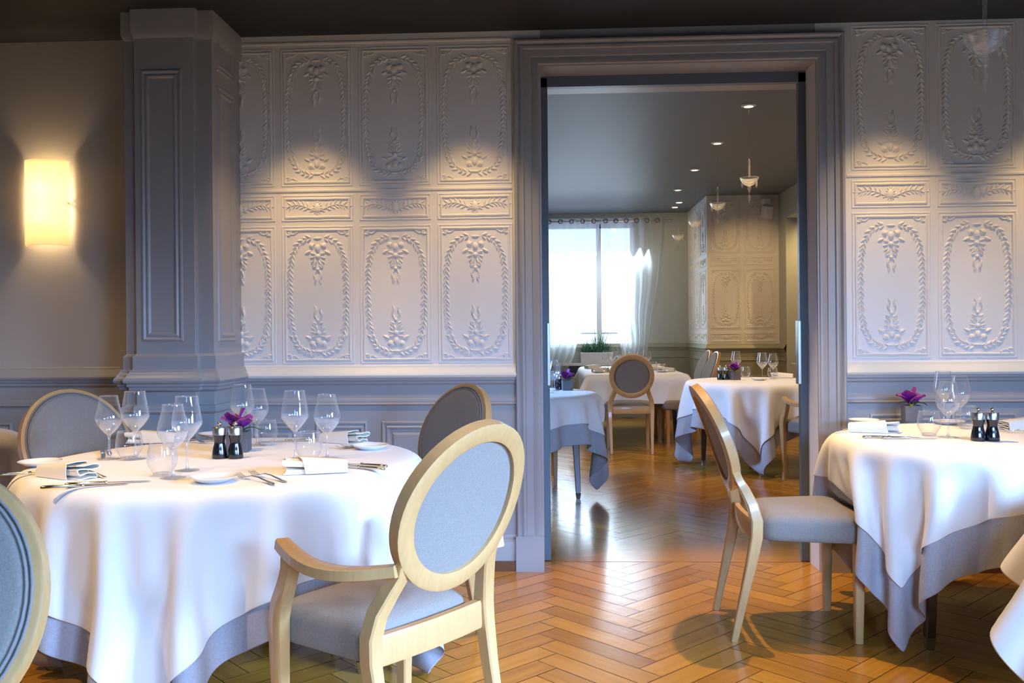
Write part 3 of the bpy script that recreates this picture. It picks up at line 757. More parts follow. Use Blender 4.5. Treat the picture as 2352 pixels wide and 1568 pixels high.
# ---------------------------------------------------------------- tables
def make_table(R=None, half=None, legr=.45, legdirs=None, label='', group='tables under cloths', loc=(0, 0, 0), rz=0):
    root = empty('dining_table', loc, rz, label, 'table', group)
    t = MB()
    if R: t.lathe([(R - .04, TH_ - .04), (R - .026, TH_ - .036), (R - .022, TH_ - .022), (R - .026, TH_ - .010), (R - .04, TH_ - .005)], 64)
    else: t.box((0, 0, TH_ - .025), (half[0] * 2 - .05, half[1] * 2 - .05, .036))
    t.build('tabletop', M['dark'], root, smooth=40)
    pos = legdirs
    for x, y in pos:
        l = MB().sweep([(x * .93, y * .93, TH_ - .042), (x * .95, y * .95, .6), (x, y, .045)], [.062, .056, .036], [.062, .056, .036], (1, 0, 0), 8, 8).build('leg', M['dark'], root, smooth=40)
        MB().sweep([(x, y, .0), (x, y, .012), (x, y, .04), (x, y, .046)], [.026, .030, .040, .044], [.026, .030, .040, .044], (1, 0, 0), 8, 8).build('foot_cap', M['steel'], l, smooth=40)
    ap = MB()
    for i in range(4):
        a, b_ = Vector(pos[i]) * .93, Vector(pos[(i + 1) % 4]) * .93; dr_ = (b_ - a); L = dr_.length; an = math.atan2(dr_.y, dr_.x)
        ap.box(((a.x + b_.x) / 2, (a.y + b_.y) / 2, TH_ - .08), (L, .02, .075), Matrix.Rotation(an, 3, 'Z'))
    ap.build('apron', M['dark'], root)
    return root
def legs4(r, deg): return [(r * math.cos(math.radians(deg + 90 * k)), r * math.sin(math.radians(deg + 90 * k))) for k in range(4)]
# ---------------------------------------------------------------- tableware
def shell(prof, t=.0009):
    """outer profile (r,z) bottom->rim; returns closed profile with an inner wall"""
    inner = [(max(r - t, .0005), z + (t if i == 0 else 0)) for i, (r, z) in enumerate(prof)][::-1]
    return prof + inner
def make_glass(kind):
    root = empty('wine_glass', cat='wine glass')
    if kind == 0:    # angular tulip
        bowl = [(.006, .096), (.016, .107), (.030, .122), (.0445, .142), (.0485, .150), (.0480, .158), (.0445, .180), (.040, .205), (.0362, .228), (.0345, .241)]
        st = .096; hs = .0
    else:
        bowl = [(.005, .085), (.014, .092), (.028, .106), (.041, .125), (.0465, .142), (.0462, .150), (.0425, .170), (.036, .195), (.0318, .214), (.0300, .226)]
        st = .085
    MB().lathe(bowl, 28, caps=False).build('bowl', M['thin'], root, smooth=180)
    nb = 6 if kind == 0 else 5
    MB().lathe([(max(r - .0022, .0008), z + .0008) for r, z in bowl[:nb]], 28, caps=False).build('bowl_refraction', M['whitened_glass'], root, smooth=180)  # added whitish inner layer, stands in for the cloth refracted in the bowl
    MB().lathe([(bowl[-1][0] - .0007, bowl[-1][1] - .0010), (bowl[-1][0] + .0007, bowl[-1][1] - .0010), (bowl[-1][0] + .0006, bowl[-1][1] + .0008), (bowl[-1][0] - .0006, bowl[-1][1] + .0008), (bowl[-1][0] - .0007, bowl[-1][1] - .0010)], 28, caps=False).build('rim', M['crystal'], root, smooth=180)
    MB().lathe([(.0005, st + .008), (.010, st + .009), (.0085, st + .003), (.0050, st - .006), (.0038, st - .02), (.0035, .04), (.0042, .014), (.0075, .006), (.020, .003), (.038, .0015), (.0395, .0008), (.038, 0.0)], 24).build('stem', M['crystal'], root, smooth=60)
    return root
def make_tumbler():
    root = empty('water_tumbler', cat='tumbler')
    MB().lathe([(.026, .004), (.030, .012), (.0395, .028), (.0455, .042), (.0462, .050), (.044, .072), (.040, .092), (.0385, .100)], 28, caps=False).build('bowl', M['thin'], root, smooth=180)
    MB().lathe([(.0378, .099), (.0392, .099), (.0390, .101), (.0380, .101), (.0378, .099)], 28, caps=False).build('rim', M['crystal'], root, smooth=180)
    MB().lathe([(.022, 0), (.026, .001), (.0275, .005), (.0275, .009), (.020, .011), (.004, .010)], 24).build('thick_base', M['crystal'], root, smooth=60)
    return root
glassA, glassB, tumbler = make_glass(0), make_glass(1), make_tumbler()
def make_mill():
    root = empty('pepper_mill', cat='pepper mill')
    MB().lathe([(.026, 0), (.0275, .003), (.027, .016), (.0235, .036), (.0195, .052), (.0192, .062), (.0225, .076), (.0235, .083)], 28).build('body', M['black'], root, smooth=60)
    MB().lathe([(.0225, .083), (.0245, .084), (.0245, .108), (.0225, .112), (.016, .113), (.006, .114)], 28).build('steel_collar', M['steel'], root, smooth=50)
    MB().lathe([(.004, .113), (.0045, .116), (.0075, .119), (.0088, .123), (.0075, .1275), (.004, .1305), (.0005, .131)], 16).build('knob', M['silver'], root, smooth=80)
    return root
mill = make_mill()
def make_pot(kind):
    root = empty('orchid_pot', cat='flower pot')
    s = .077; r = []
    for z, k in ((0, .96), (.002, 1), (.076, 1), (.077, .98), (.0765, .90), (.062, .88)):
        r.append([(s / 2 * k * a, s / 2 * k * b, z) for a, b in ((-1, -1), (1, -1), (1, 1), (-1, 1))])
    pot = MB().loft(r, True, True).build('pot', M['pot'], root, bevel=.0012)
    rnd = random.Random(kind)
    for i in range(6):
        az = i * 60 + rnd.uniform(-12, 12); el = rnd.uniform(20, 50) if i else 75; L = rnd.uniform(.066, .080); W_ = rnd.uniform(.060, .074)
        R_ = Matrix.Rotation(math.radians(az), 3, 'Z') @ Matrix.Rotation(math.radians(-el), 3, 'Y')
        g = []; nu, nv = 8, 7
        for a in range(nu + 1):
            t = a / nu; row = []
            for b_ in range(nv):
                q = b_ / (nv - 1) * 2 - 1
                w = W_ / 2 * math.sin(math.pi * min(.97, (t * .9 + .06))) ** .45
                p = Vector((t * L, q * w, .012 * math.sin(t * 2.4) - .010 * q * q * t + .003 * math.sin(5 * q + i) * t))
                row.append(R_ @ p + Vector((0, 0, .078 + .01 * (kind == 0))))
            g.append(row)
        MB().loft(g, False, False).build('petal', M['petal'], root, smooth=180)
    MB().lathe([(.004, .082), (.010, .090), (.009, .1), (.002, .104)], 10).build('flower_heart', M['petal'], root, smooth=180)
    for i, (az, L, el) in enumerate(((20, .075, 8), (160, .05, 20), (255, .06, 5), (-60, .05, 25))):
        R_ = Matrix.Rotation(math.radians(az), 3, 'Z') @ Matrix.Rotation(math.radians(-el), 3, 'Y'); g = []
        for a in range(8):
            t = a / 7; w = .011 * math.sin(math.pi * (t * .88 + .1)) ** .8
            g.append([R_ @ Vector((.01 + t * L, q * w, .012 * math.sin(t * 3) + .004 * abs(q) - .014 * t * t)) + Vector((0, 0, .072)) for q in (-1, -.5, 0, .5, 1)])
        MB().loft(g, False, False).build('leaf', M['leaf'], root, smooth=180)
    return root
pot = make_pot(0)
def make_plate():
    o = MB().lathe([(.036, 0), (.042, .001), (.056, .008), (.066, .014), (.0695, .0165), (.0690, .0180), (.062, .0150), (.052, .0085), (.040, .005), (.02, .0045), (.0005, .0045)], 40).build('bread_plate', M['china'], smooth=60)
    return tag(o, cat='plate')
plate = make_plate()
def make_napkin():
    root = empty('folded_napkin', cat='napkin'); root.scale = (1.08, 1.0, 1.65)
    # one sheet folded back and forth: serpentine section swept along x, looser at the open end
    def section(w, pitch, nl, seed):
        P = []; r_ = pitch / 2
        for k in range(nl):
            z = .0022 + pitch * k; sg = 1 if k % 2 == 0 else -1
            hw = w / 2 - r_ - .003 * ((k + seed) % 3)
            for t in (-1, -.6, -.2, .2, .6, 1): P.append((sg * hw * t, z + .0012 * math.sin(t * 3 + k + seed)))
            if k < nl - 1:
                for a in (-60, -20, 20, 60): P.append((sg * (hw + r_ * math.cos(math.radians(a))), z + r_ + r_ * math.sin(math.radians(a))))
        return P
    rings = []; th = .0011
    for i in range(8):
        t = i / 7; sec = section(.082 - .006 * t, .0052 + .0028 * t ** 1.5, 4, 1); n = len(sec); a = []; b_ = []
        for q in range(n):
            p0, p1 = Vector(sec[max(q - 1, 0)]), Vector(sec[min(q + 1, n - 1)]); d_ = (p1 - p0).normalized(); nn = Vector((-d_.y, d_.x))
            x = -.092 + .178 * t + .006 * t * math.sin(q * .5)
            a.append((x, sec[q][0] + nn.x * th, sec[q][1] + nn.y * th)); b_.append((x, sec[q][0] - nn.x * th, sec[q][1] - nn.y * th))
        rings.append(a + b_[::-1])
    m = MB().loft(rings, True, False); L2 = len(rings[0])
    for base in (0, 7 * L2): m.f += [(base + q, base + q + 1, base + L2 - 2 - q, base + L2 - 1 - q) for q in range(n - 1)]
    m.build('folded_cloth', M['napkin'], root, smooth=50)
    # the outermost turn lies over the stack
    rings = []
    for i in range(6):
        t = i / 5; h = .0215 + .0085 * t; r = []
        for k, (y, z) in enumerate([(-.047, .001), (-.0465, h * .5), (-.040, h), (0, h + .0012), (.036, h), (.0455, h * .6), (.046, .002)]): r.append((-.094 + .150 * t - .03 * t * (k / 6), y, z))
        rings.append(r + [(x, y * .965, z - .0015 if 0 < k < 6 else z) for k, (x, y, z) in list(enumerate(r))[::-1]])
    MB().loft(rings, True, True).build('outer_fold', M['napkin'], root, smooth=80)
    return root
napkin = make_napkin()
def make_knife():
    root = empty('table_knife', cat='knife')
    MB().sweep([(-.105, 0, .007), (-.100, 0, .0072), (-.07, 0, .0075), (-.02, 0, .0065), (0, 0, .0055)], [.008, .0165, .0175, .0145, .009], [.006, .0095, .010, .0085, .007], (0, 1, 0), 10, 2.6).build('handle', M['silver'], root, smooth=60)
    MB().sweep([(-.002, 0, .006), (.004, 0, .0062), (.008, 0, .006)], [.010, .0135, .010], [.008, .011, .008], (0, 1, 0), 10, 2).build('bolster', M['silver'], root, smooth=60)
    MB().sweep([(.006, 0, .0055), (.02, .001, .005), (.08, .001, .0035), (.115, -.001, .0025), (.128, -.004, .002)], [.008, .014, .017, .012, .003], [.003, .0018, .0014, .0012, .0008], (0, 1, 0), 8, 2.2).build('blade', M['silver'], root, smooth=60)
    return root
knife = make_knife()
def make_fork():
    root = empty('table_fork', cat='fork')
    MB().sweep([(-.11, 0, .002), (-.10, 0, .0028), (-.075, 0, .006), (-.03, 0, .012), (.01, 0, .013), (.03, 0, .009)], [.010, .017, .012, .0060, .0060, .014], [.0035, .0035, .0035, .004, .0045, .003], (0, 1, 0), 8, 2.4).build('handle', M['silver'], root, smooth=60)
    MB().sweep([(.026, 0, .0100), (.036, 0, .0075), (.050, 0, .005)], [.012, .023, .024], [.003, .0022, .002], (0, 1, 0), 8, 3).build('neck', M['silver'], root, smooth=60)
    t = MB()
    for k in range(4):
        y = -.0098 + k * .0065
        t.sweep([(.047, y, .005), (.065, y, .0052), (.085, y, .0105), (.093, y * .95, .0145)], [.0038, .0034, .0030, .0014], [.002, .002, .0018, .001], (0, 1, 0), 6, 2.2)
    t.build('tines', M['silver'], root, smooth=60)
    return root
fork = make_fork()
# ---------------------------------------------------------------- placement
CT = TH_ + .012          # upper face of the white cloths
def ang(dx, dz):         # heading (camera frame) -> z rotation so that local +Y points there
    v = C(dx, dz); return math.atan2(v.y, v.x) - math.pi / 2
side_chair_used = []
def chair(proto, x, z, fx, fz, label, group=None):
    p = C(x, z); return place(proto, (p.x, p.y, 0), ang(fx, fz), label, group)
chair(arm_chair, -.334, 2.43, -.775, .632, 'beech armchair with round blue-grey back seen from behind, in front of the large round table')
chair(arm_chair, -.45, 3.60, -.77, -.64, 'beech armchair with brown-grey round back, behind the right side of the large round table')
chair(side_chair, 1.104, 3.670, 1, -.05, 'beech side chair seen edge-on beside the doorway, pushed to the right-hand table')
chair(side_chair, -1.55, 3.44, .80, -.60, 'round-backed chair with grey upholstery, on the far left behind the large table')
chair(side_chair, -.955, 1.18, .12, -1, 'round chair back with piped grey upholstery cut off by the bottom left corner')
chair(side_chair, 1.19, 9.07, .047, 1, 'round-backed chair seen squarely from behind at the long table in the far room', 'chairs in the far room')
chair(side_chair, 1.93, 10.30, -1, -.04, 'side-on chair with pale back, the farther of the pair right of the long table', 'chairs in the far room')
chair(side_chair, 1.86, 9.58, -1, -.04, 'side-on chair with pale back, the nearer of the pair right of the long table', 'chairs in the far room')
chair(arm_chair, 2.48, 7.17, -.34, .94, 'armchair half hidden by the right door jamb in the far room', 'chairs in the far room')
chair(side_chair, .13, 7.33, 0, -1, 'chair mostly hidden by the left door jamb behind the small left table', 'chairs in the far room')
# --- tables and cloths
def T(x, z): p = C(x, z); return (p.x, p.y, 0)
def dirw(deg): return math.radians(deg) + YAW
TABLES = {}
def cloth_pair(key, ctr, R, P, gtrim, wl_, gl_, lift=.0075, grey=True):
    p = T(*ctr); Q = smoothP(P, 2)
    if grey:
        g = cloth_obj('undercloth', Q, M['grey']); g.location = p; tag(g, gl_, 'tablecloth', 'grey undercloths')
    w = cloth_obj('tablecloth', Q, M['linen'], lift=lift, trim=(gtrim,) * 4); w.location = p; tag(w, wl_, 'tablecloth', 'white tablecloths')
def seatbox(tc, cx, cz, fx, fz):
    a, b = C(*tc), C(cx, cz); f = C(fx, fz); f.normalize(); o = b - a + f * .08
    return ((o.x, o.y, .26), (.25, .215, .245), ang(fx, fz), .03, (-f.x * .5, -f.y * .5, 0))
LT = (-1.015, 3.19); RT = (1.925, 3.63)
make_table(R=.665, legdirs=legs4(.47, 0), label='large round dark wood table under the cloths on the left', loc=T(*LT), rz=YAW)
P = drape(2.08, 84, dirw(-92 + 45), R=.668, seed=8, bend=.18, cols=[seatbox(LT, -.485, 3.60, -.77, -.64), seatbox(LT, -1.535, 3.46, .82, -.57)])
cloth_pair('L', LT, .668, P, 4, 'white cloth over the large round table on the left', 'grey cloth showing under the white one on the large left table')
make_table(R=.585, legdirs=legs4(.43, 35), label='round dark wood table with brass-capped legs on the right by the wall', loc=T(*RT), rz=YAW)
P = drape(1.86, 82, dirw(214 + 45), R=.59, seed=11, cols=[seatbox(RT, 1.104, 3.67, 1, -.05)])
cloth_pair('R', RT, .59, P, 7, 'white cloth with a long front corner on the right-hand table by the wall', 'grey cloth hanging below the white one on the right-hand table')
PR = P
NT = (2.13, 2.27)
make_table(R=.60, legdirs=legs4(.43, 20), label='table mostly outside the view at the bottom right corner', loc=T(*NT), rz=YAW)
P = drape(1.80, 60, dirw(184 + 45), R=.605, seed=5, bend=.9, wave=.0)
for_ = np.hypot(P[..., 0], P[..., 1]); dr_ = np.clip(.70 - P[..., 2], 0, 1); P[..., :2] *= (1 + .46 * dr_)[..., None]
cloth_pair('N', NT, .605, P, 0, 'white cloth corner hanging at the bottom right edge of the view', '', lift=.002, grey=False)
FT = (-2.86, 3.92)
make_table(R=.60, legdirs=legs4(.43, 10), label='table at the left edge behind the grey round-backed chair', loc=T(*FT), rz=YAW)
P = drape(1.72, 60, dirw(20), R=.61, seed=6)
cloth_pair('F', FT, .61, P, 0, 'white cloth on the table at the left edge of the view', '', lift=.002, grey=False)
# second room
ST = (.02, 6.62)
make_table(R=.60, legdirs=legs4(.47, -16), label='dark-legged table at the left jamb in the far room', loc=T(*ST), rz=YAW, group='tables in the far room')
P = drape(1.86, 66, dirw(-8 + 45), R=.605, seed=21)
cloth_pair('S', ST, .605, P, 5, 'white cloth on the table beside the left jamb in the far room', 'grey cloth under the white one beside the left jamb in the far room')
RT2 = (2.17, 7.98)
make_table(R=.60, legdirs=legs4(.46, 170), label='round table with pepper mills and purple flower in the far room', loc=T(*RT2), rz=YAW, group='tables in the far room')
P = drape(1.98, 66, dirw(-104 + 45), R=.605, seed=31)
cloth_pair('R2', RT2, .605, P, 5, 'white cloth on the flower table at the right of the far room', 'grey cloth under the white one on the far room flower table')
BT = (1.37, 10.55)
make_table(half=(.54, 1.15), legdirs=[(-.42, -.98), (.42, -.98), (.42, .98), (-.42, .98)], label='long table crowded with glasses before the far window', loc=T(*BT), rz=0, group='tables in the far room')
P = drape(1.90, 60, 0, half=(.545, 1.155), sidey=2.9, seed=41, steps=130)
cloth_pair('B', BT, .6, P, 0, 'white cloth on the long table before the far window', '', lift=.002, grey=False)
# --- tableware
def at(px, py, z=CT): return G(px, py, z)
def put(proto, px, py, label, group, rz=0, z=CT, scale=None):
    p = at(px, py, z); return place(proto, (p.x, p.y, z), math.radians(rz), label, group, scale)
LG = 'glasses on the large left table'
put(glassA, 311, 1054, 'angular wine glass beside the leftmost glass on the large left table', LG)
put(glassA, 430, 1080, 'angular wine glass just behind the nearest wine glass on the left table', LG)
put(glassA, 557, 1021, 'angular wine glass rising behind the purple orchid on the left table', LG)
put(glassA, 678, 1054, 'angular wine glass left of the right-hand tumbler on the left table', LG)
put(glassB, 251, 1054, 'tapered wine glass farthest left on the left table, before the grey chair back', LG)
put(glassB, 398, 1097, 'tapered wine glass nearest to the viewer on the left table', LG)
put(glassB, 591, 1023, 'tapered wine glass right behind the orchid on the left table', LG)
put(glassB, 752, 1052, 'tapered wine glass farthest right on the left table', LG)
put(tumbler, 297, 1055, 'empty tumbler between the two leftmost wine glasses', LG)
put(tumbler, 373, 1092, 'nearest empty tumbler, beside the foremost wine glass', LG)
put(tumbler, 611, 1022, 'empty tumbler right of the orchid pot', LG)
put(tumbler, 710, 1058, 'empty tumbler between the two right-hand wine glasses', LG)
put(mill, 505, 1052, 'black and steel pepper mill, left of the pair on the left table', 'mills on the left table')
put(mill, 541, 1052, 'black and steel pepper mill, right of the pair on the left table', 'mills on the left table')
put(pot, 549, 1036, 'grey cube pot with purple orchid on the left table', 'orchid pots', rz=6)
PG = 'bread plates on the left table'
put(plate, 491, 1106, 'white bread plate at the front edge of the left table beside two forks', PG)
put(plate, 851, 1031, 'white bread plate with fork tips on it near the right edge of the left table', PG)
put(plate, 92, 1069, 'white bread plate behind the cream napkin on the left', PG)
put(plate, 492, 1003, 'white bread plate behind the pepper mills, mostly hidden', PG)
NG = 'folded napkins on the left table'
put(napkin, 158, 1095, 'cream folded napkin with open end at the left edge of the left table', NG, rz=-28)
put(napkin, 722, 1085, 'white folded napkin at the front right of the left table', NG, rz=198)
put(napkin, 793, 1016, 'folded napkin at the far right behind the bread plate', NG, rz=-30)
put(napkin, 350, 1016, 'folded napkin behind the tumblers at the far side of the left table', NG, rz=186)
KG = 'cutlery on the left table'
put(knife, 186, 1119, 'silver knife in front of the cream napkin, the nearer one', KG, rz=24)
put(knife, 240, 1112, 'silver knife in front of the cream napkin, the farther one', KG, rz=24)
put(knife, 826, 1076, 'silver knife pointing under the front right napkin, the nearer one', KG, rz=150)
put(knife, 833, 1070, 'silver knife pointing under the front right napkin, the farther one', KG, rz=150)
put(knife, 236, 1043, 'silver knife at the left behind the tapered glass, the nearer one', KG, rz=-62)
put(knife, 248, 1037, 'silver knife at the left behind the tapered glass, the farther one', KG, rz=-60)
put(knife, 660, 1014, 'silver knife at the far side right of the tumbler', KG, rz=190)
put(fork, 582, 1103, 'silver fork beside the front bread plate, the nearer one', KG, rz=140)
put(fork, 612, 1098, 'silver fork beside the front bread plate, the farther one', KG, rz=138)
put(fork, 822, 1027, 'silver fork leaning over the right bread plate, the nearer one', KG, rz=222)
put(fork, 834, 1025, 'silver fork leaning over the right bread plate, the farther one', KG, rz=222)
put(fork, 448, 1016, 'silver fork left of the mills at the far side, the nearer one', KG, rz=-30)
put(fork, 470, 1011, 'silver fork left of the mills at the far side, the farther one', KG, rz=-30)
put(knife, 66, 1090, 'silver butter knife left of the cream napkin', KG, rz=28)
put(fork, 205, 1090, 'silver fork right of the cream napkin, handle out', KG, rz=142)
# right-hand table
GR = 'glasses on the right-hand table'
put(glassA, 2168, 972, 'angular wine glass behind the foremost glass on the right-hand table', GR)
put(glassB, 2178, 1004, 'foremost tapered wine glass on the right-hand table', GR)
put(glassB, 2206, 978, 'tapered wine glass to the right behind the foremost glass on the right-hand table', GR)
put(tumbler, 2134, 1000, 'tumbler left of the wine glasses on the right-hand table', GR)
put(tumbler, 2219, 984, 'tumbler behind the pepper mills on the right-hand table', GR)
put(mill, 2247, 1012, 'black pepper mill, left of the pair on the right-hand table', 'mills on the right-hand table')
put(mill, 2279, 1012, 'black pepper mill, right of the pair on the right-hand table', 'mills on the right-hand table')
put(pot, 2094, 967, 'grey cube pot with open purple orchid on the right-hand table', 'orchid pots', rz=-6)
put(plate, 1984, 971, 'white bread plate at the far left of the right-hand table', 'plates on the right-hand table')
put(plate, 2180, 974, 'white bread plate behind the wine glasses on the right-hand table', 'plates on the right-hand table')
put(napkin, 2008, 992, 'folded napkin beside the bread plate on the right-hand table', 'napkins on the right-hand table', rz=-24)
put(napkin, 2352, 985, 'folded napkin cut by the right edge of the view', 'napkins on the right-hand table', rz=10)
KR = 'cutlery on the right-hand table'
put(knife, 2040, 1006, 'silver knife in front of the napkin on the right-hand table, the farther one', KR, rz=4)
put(knife, 2085, 1008, 'silver knife in front of the napkin on the right-hand table, the nearer one', KR, rz=2)
put(knife, 2318, 978, 'silver knife right of the pepper mills on the right-hand table', KR, rz=2)
put(fork, 2345, 994, 'silver fork at the right edge of the right-hand table', KR, rz=150)
put(fork, 1966, 990, 'silver fork left of the napkin on the right-hand table', KR, rz=20)
# far room
GF = 'glasses in the far room'
put(glassA, 1691, 864, 'angular wine glass behind the purple flower in the far room', GF)
put(glassA, 1751, 871, 'angular wine glass right of the flower in the far room, left of the pair', GF)
put(glassB, 1776, 868, 'tapered wine glass, right of the pair in the far room', GF)
put(tumbler, 1712, 867, 'tumbler beside the flower pot in the far room', GF)
put(tumbler, 1775, 870, 'tumbler under the pair of glasses in the far room', GF)
put(mill, 1654, 872, 'pepper mill in the far room, left of the pair on the flower table', 'mills in the far room')
put(mill, 1668, 872, 'pepper mill in the far room, right of the pair on the flower table', 'mills in the far room')
put(pot, 1688, 872, 'grey pot with purple orchid on the flower table in the far room', 'orchid pots', rz=15)
put(plate, 1743, 873, 'bread plate on the flower table in the far room', 'plates in the far room')
put(napkin, 1796, 867, 'cream napkin on the flower table in the far room', 'napkins in the far room', rz=160)
put(fork, 1742, 864, 'fork behind the bread plate on the far flower table', 'cutlery in the far room', rz=0)
put(pot, 1303, 896, 'grey pot with purple orchid beside the left door jamb', 'orchid pots', rz=8)
put(mill, 1284, 895, 'pepper mill beside the orchid at the left door jamb', 'mills in the far room')
put(mill, 1278, 891, 'pepper mill hidden behind its twin at the left door jamb', 'mills in the far room')
put(glassA, 1268, 902, 'wine glass cut by the left door jamb', GF)
put(glassB, 1274, 897, 'tapered wine glass behind the one cut by the left door jamb', GF)
k = 0
NM = ['leftmost', 'second from the left', 'third from the left', 'fourth from the left', 'fifth from the left', 'sixth from the left', 'seventh from the left', 'eighth from the left', 'ninth from the left', 'rightmost']
for i, (px, z_) in enumerate(((1391, 10.3), (1406, 10.9), (1414, 10.2), (1424, 11.2), (1436, 10.6), (1443, 11.3), (1451, 10.9), (1462, 11.3), (1471, 10.7), (1486, 10.3))):
    p = C((px - PX) / F * z_, z_); place(glassA if i % 2 else glassB, (p.x, p.y, CT - .005), 0, 'wine glass on the long far table, ' + NM[i] + ' of the row', 'glasses on the long table')
for i, (px, z_) in enumerate(((1404, 9.9), (1442, 10.1), (1500, 10.2))):
    p = C((px - PX) / F * z_, z_); place(tumbler, (p.x, p.y, CT - .005), 0, 'tumbler on the long table, ' + ('left', 'middle', 'right')[i] + ' of three', 'glasses on the long table')
for i, (px, z_, r_) in enumerate(((1362, 10.9, 30), (1380, 9.95, 10), (1508, 11.0, -20), (1528, 10.0, 160), (1512, 10.3, 120))):
    p = C((px - PX) / F * z_, z_); place(napkin, (p.x, p.y, CT - .005), math.radians(r_), 'folded napkin on the long table, ' + ('back left', 'front left', 'back right', 'front right', 'middle right')[i], 'napkins on the long table')
for i, (px, z_) in enumerate(((1375, 9.8), (1520, 9.8), (1360, 11.2), (1505, 11.3))):
    p = C((px - PX) / F * z_, z_); place(plate, (p.x, p.y, CT - .005), 0, 'bread plate on the long table, ' + ('front left', 'front right', 'back left', 'back right')[i], 'plates on the long table')
# ---------------------------------------------------------------- fixtures
# wall sconce: half cylinder of opal glass
s_ = empty('wall_sconce', (0, 0, 0), 0, 'tall half-round opal glass wall lamp glowing on the plain left wall', 'wall lamp')
a0, a1 = PW(62, 470, D), PW(162, 470, D); zt, zb = PW(112, 372, D).z, PW(112, 566, D).z
sx_, sw = (a0.x + a1.x) / 2 + .004, (a1.x - a0.x) / 2 * .985
sec = [(sx_ + sw * math.cos(t), D - .012 - .085 * math.sin(t)) for t in [math.pi * i / 24 for i in range(25)]]
sh = MB(); o1 = [[(x, y, z) for x, y in sec] for z in (zb, (zb + zt) / 2, zt)]
o2 = [[(sx_ + (x - sx_) * .96, D - .012 + (y - D + .012) * .95, z) for x, y in sec] for z in (zt, (zb + zt) / 2, zb)]
sh.loft(o1 + o2, False, False, True).build('shade', M['opal'], s_, smooth=50)
MB().span(sx_ - .03, sx_ + .03, D - .02, D, (zb + zt) / 2 - .06, (zb + zt) / 2 + .06).build('back_plate', M['white'], s_)
MB().tube([(sx_ + sw * .97, D - .004, (zb + zt) / 2 - .0), (sx_ + sw * .97, D - .03, (zb + zt) / 2)], .006, 8).build('clip', M['silver'], s_)
for dz in (.07, -.07):
    l = bpy.data.lights.new('sconce_bulb', 'POINT'); l.energy = 4.0; l.color = (1, .76, .44); l.shadow_soft_size = .025
    o = bpy.data.objects.new('sconce_bulb', l); COL.objects.link(o); o.location = (sx_, D - .05, (zb + zt) / 2 + dz)
o = MB().span(PW(276, 830, D).x, PW(290, 830, D).x + .01, D - .008, D, PW(280, 845, D).z, PW(280, 804, D).z).build('light_switch', M['plaster'], bevel=.002)
tag(o, 'flat square switch plate half hidden by the pilaster', 'switch')
# chandeliers
def make_pendant():
    root = empty('crystal_pendant', cat='pendant lamp')      # origin at the ceiling
    MB().lathe([(.055, 0), (.055, -.006), (.044, -.012), (.02, -.010), (.004, -.014)], 24).build('canopy', M['white'], root, smooth=50)
    MB().lathe([(.034, -.0125), (.001, -.0135)], 16).build('lamp_lens', M['lens'], root)
    MB().tube([(0, 0, -.012), (0, 0, -.44)], .0012, 6).build('cord', M['silver'], root)
    MB().lathe([(.0008, -.395), (.006, -.405), (.008, -.425), (.005, -.44), (.007, -.446), (.0065, -.53), (.008, -.535)], 12).build('candle_tube', M['whitened_glass'], root, smooth=60)
    b = MB(); rings = []
    for r, z in ((.010, -.602), (.030, -.594), (.052, -.574), (.0655, -.545), (.0665, -.538), (.060, -.541), (.046, -.565), (.02, -.580), (.004, -.585)):
        rings.append([(r * (1 + .05 * (j % 2)) * math.cos(2 * math.pi * j / 24), r * (1 + .05 * (j % 2)) * math.sin(2 * math.pi * j / 24), z) for j in range(24)])
    b.loft(rings, True, True).build('cut_glass_bowl', M['whitened_glass'], root)
    def drop(x, y, z, s, name):
        MB().lathe([(.0006, z), (.0025 * s, z - .004 * s), (.001 * s, z - .009 * s), (.006 * s, z - .022 * s), (.0085 * s, z - .034 * s), (.006 * s, z - .046 * s), (.0006, z - .060 * s)], 6, (x, y, 0)).build(name, M['whitened_glass'], root)
    for j in range(6):
        t = math.pi / 3 * j + .3; drop(.060 * math.cos(t), .060 * math.sin(t), -.556, .95, 'drop')
    MB().lathe([(.004, -.60), (.013, -.612), (.014, -.622), (.006, -.636), (.009, -.642), (.004, -.648)], 8).build('stem_ball', M['whitened_glass'], root)
    drop(0, 0, -.646, 1.35, 'drop')
    return root
pend = make_pendant()
for i, nm in enumerate(('nearest', 'second nearest', 'third nearest', 'farthest')):
    place(pend, (1.465 + .006 * i, 6.72 + 1.305 * i, C2), 0, 'small crystal pendant hanging in the far room, ' + nm + ' of the row', 'pendants in the far room')
    if i < 4: spot('pendant_spot', (1.465 + .006 * i, 6.72 + 1.305 * i, C2 - .03), (1.465, 6.72 + 1.305 * i, 0), 26, WARM, 95, .7, .02)
fp_ = C(1.63, 3.06); place(pend, (fp_.x, fp_.y, CEIL), 0, 'crystal pendant hanging over the right-hand side of the front room', 'pendants in the front room')
for i, (x, y) in enumerate(((1.649, 11.72), (1.653, 12.16))):
    o = MB().lathe([(.04, 0), (.04, -.004), (.03, -.006), (.001, -.005)], 20).build('downlight', M['lens'], loc=(x, y, C2)); tag(o, 'tiny round ceiling downlight near the far wall, ' + ('nearer' if i == 0 else 'farther') + ' one', 'downlight', 'ceiling downlights')
# loudspeaker on the pier
spc = PW(1762, 486, P2 - .1); sk = empty('loudspeaker', (spc.x, P2 - .1, spc.z), math.radians(14), 'small white loudspeaker tilted down high on the far embossed pier', 'speaker')
r3 = Matrix.Rotation(math.radians(14), 3, 'X')
MB().box((0, 0, 0), (.115, .10, .15), r3).build('cabinet', M['white'], sk, bevel=.012)
MB().box(r3 @ Vector((0, -.052, 0)), (.09, .004, .125), r3).build('grille', M['white'], sk)
MB().box((.0, .04, .13), (.09, .10, .07)).build('bracket', M['white'], sk, bevel=.004)
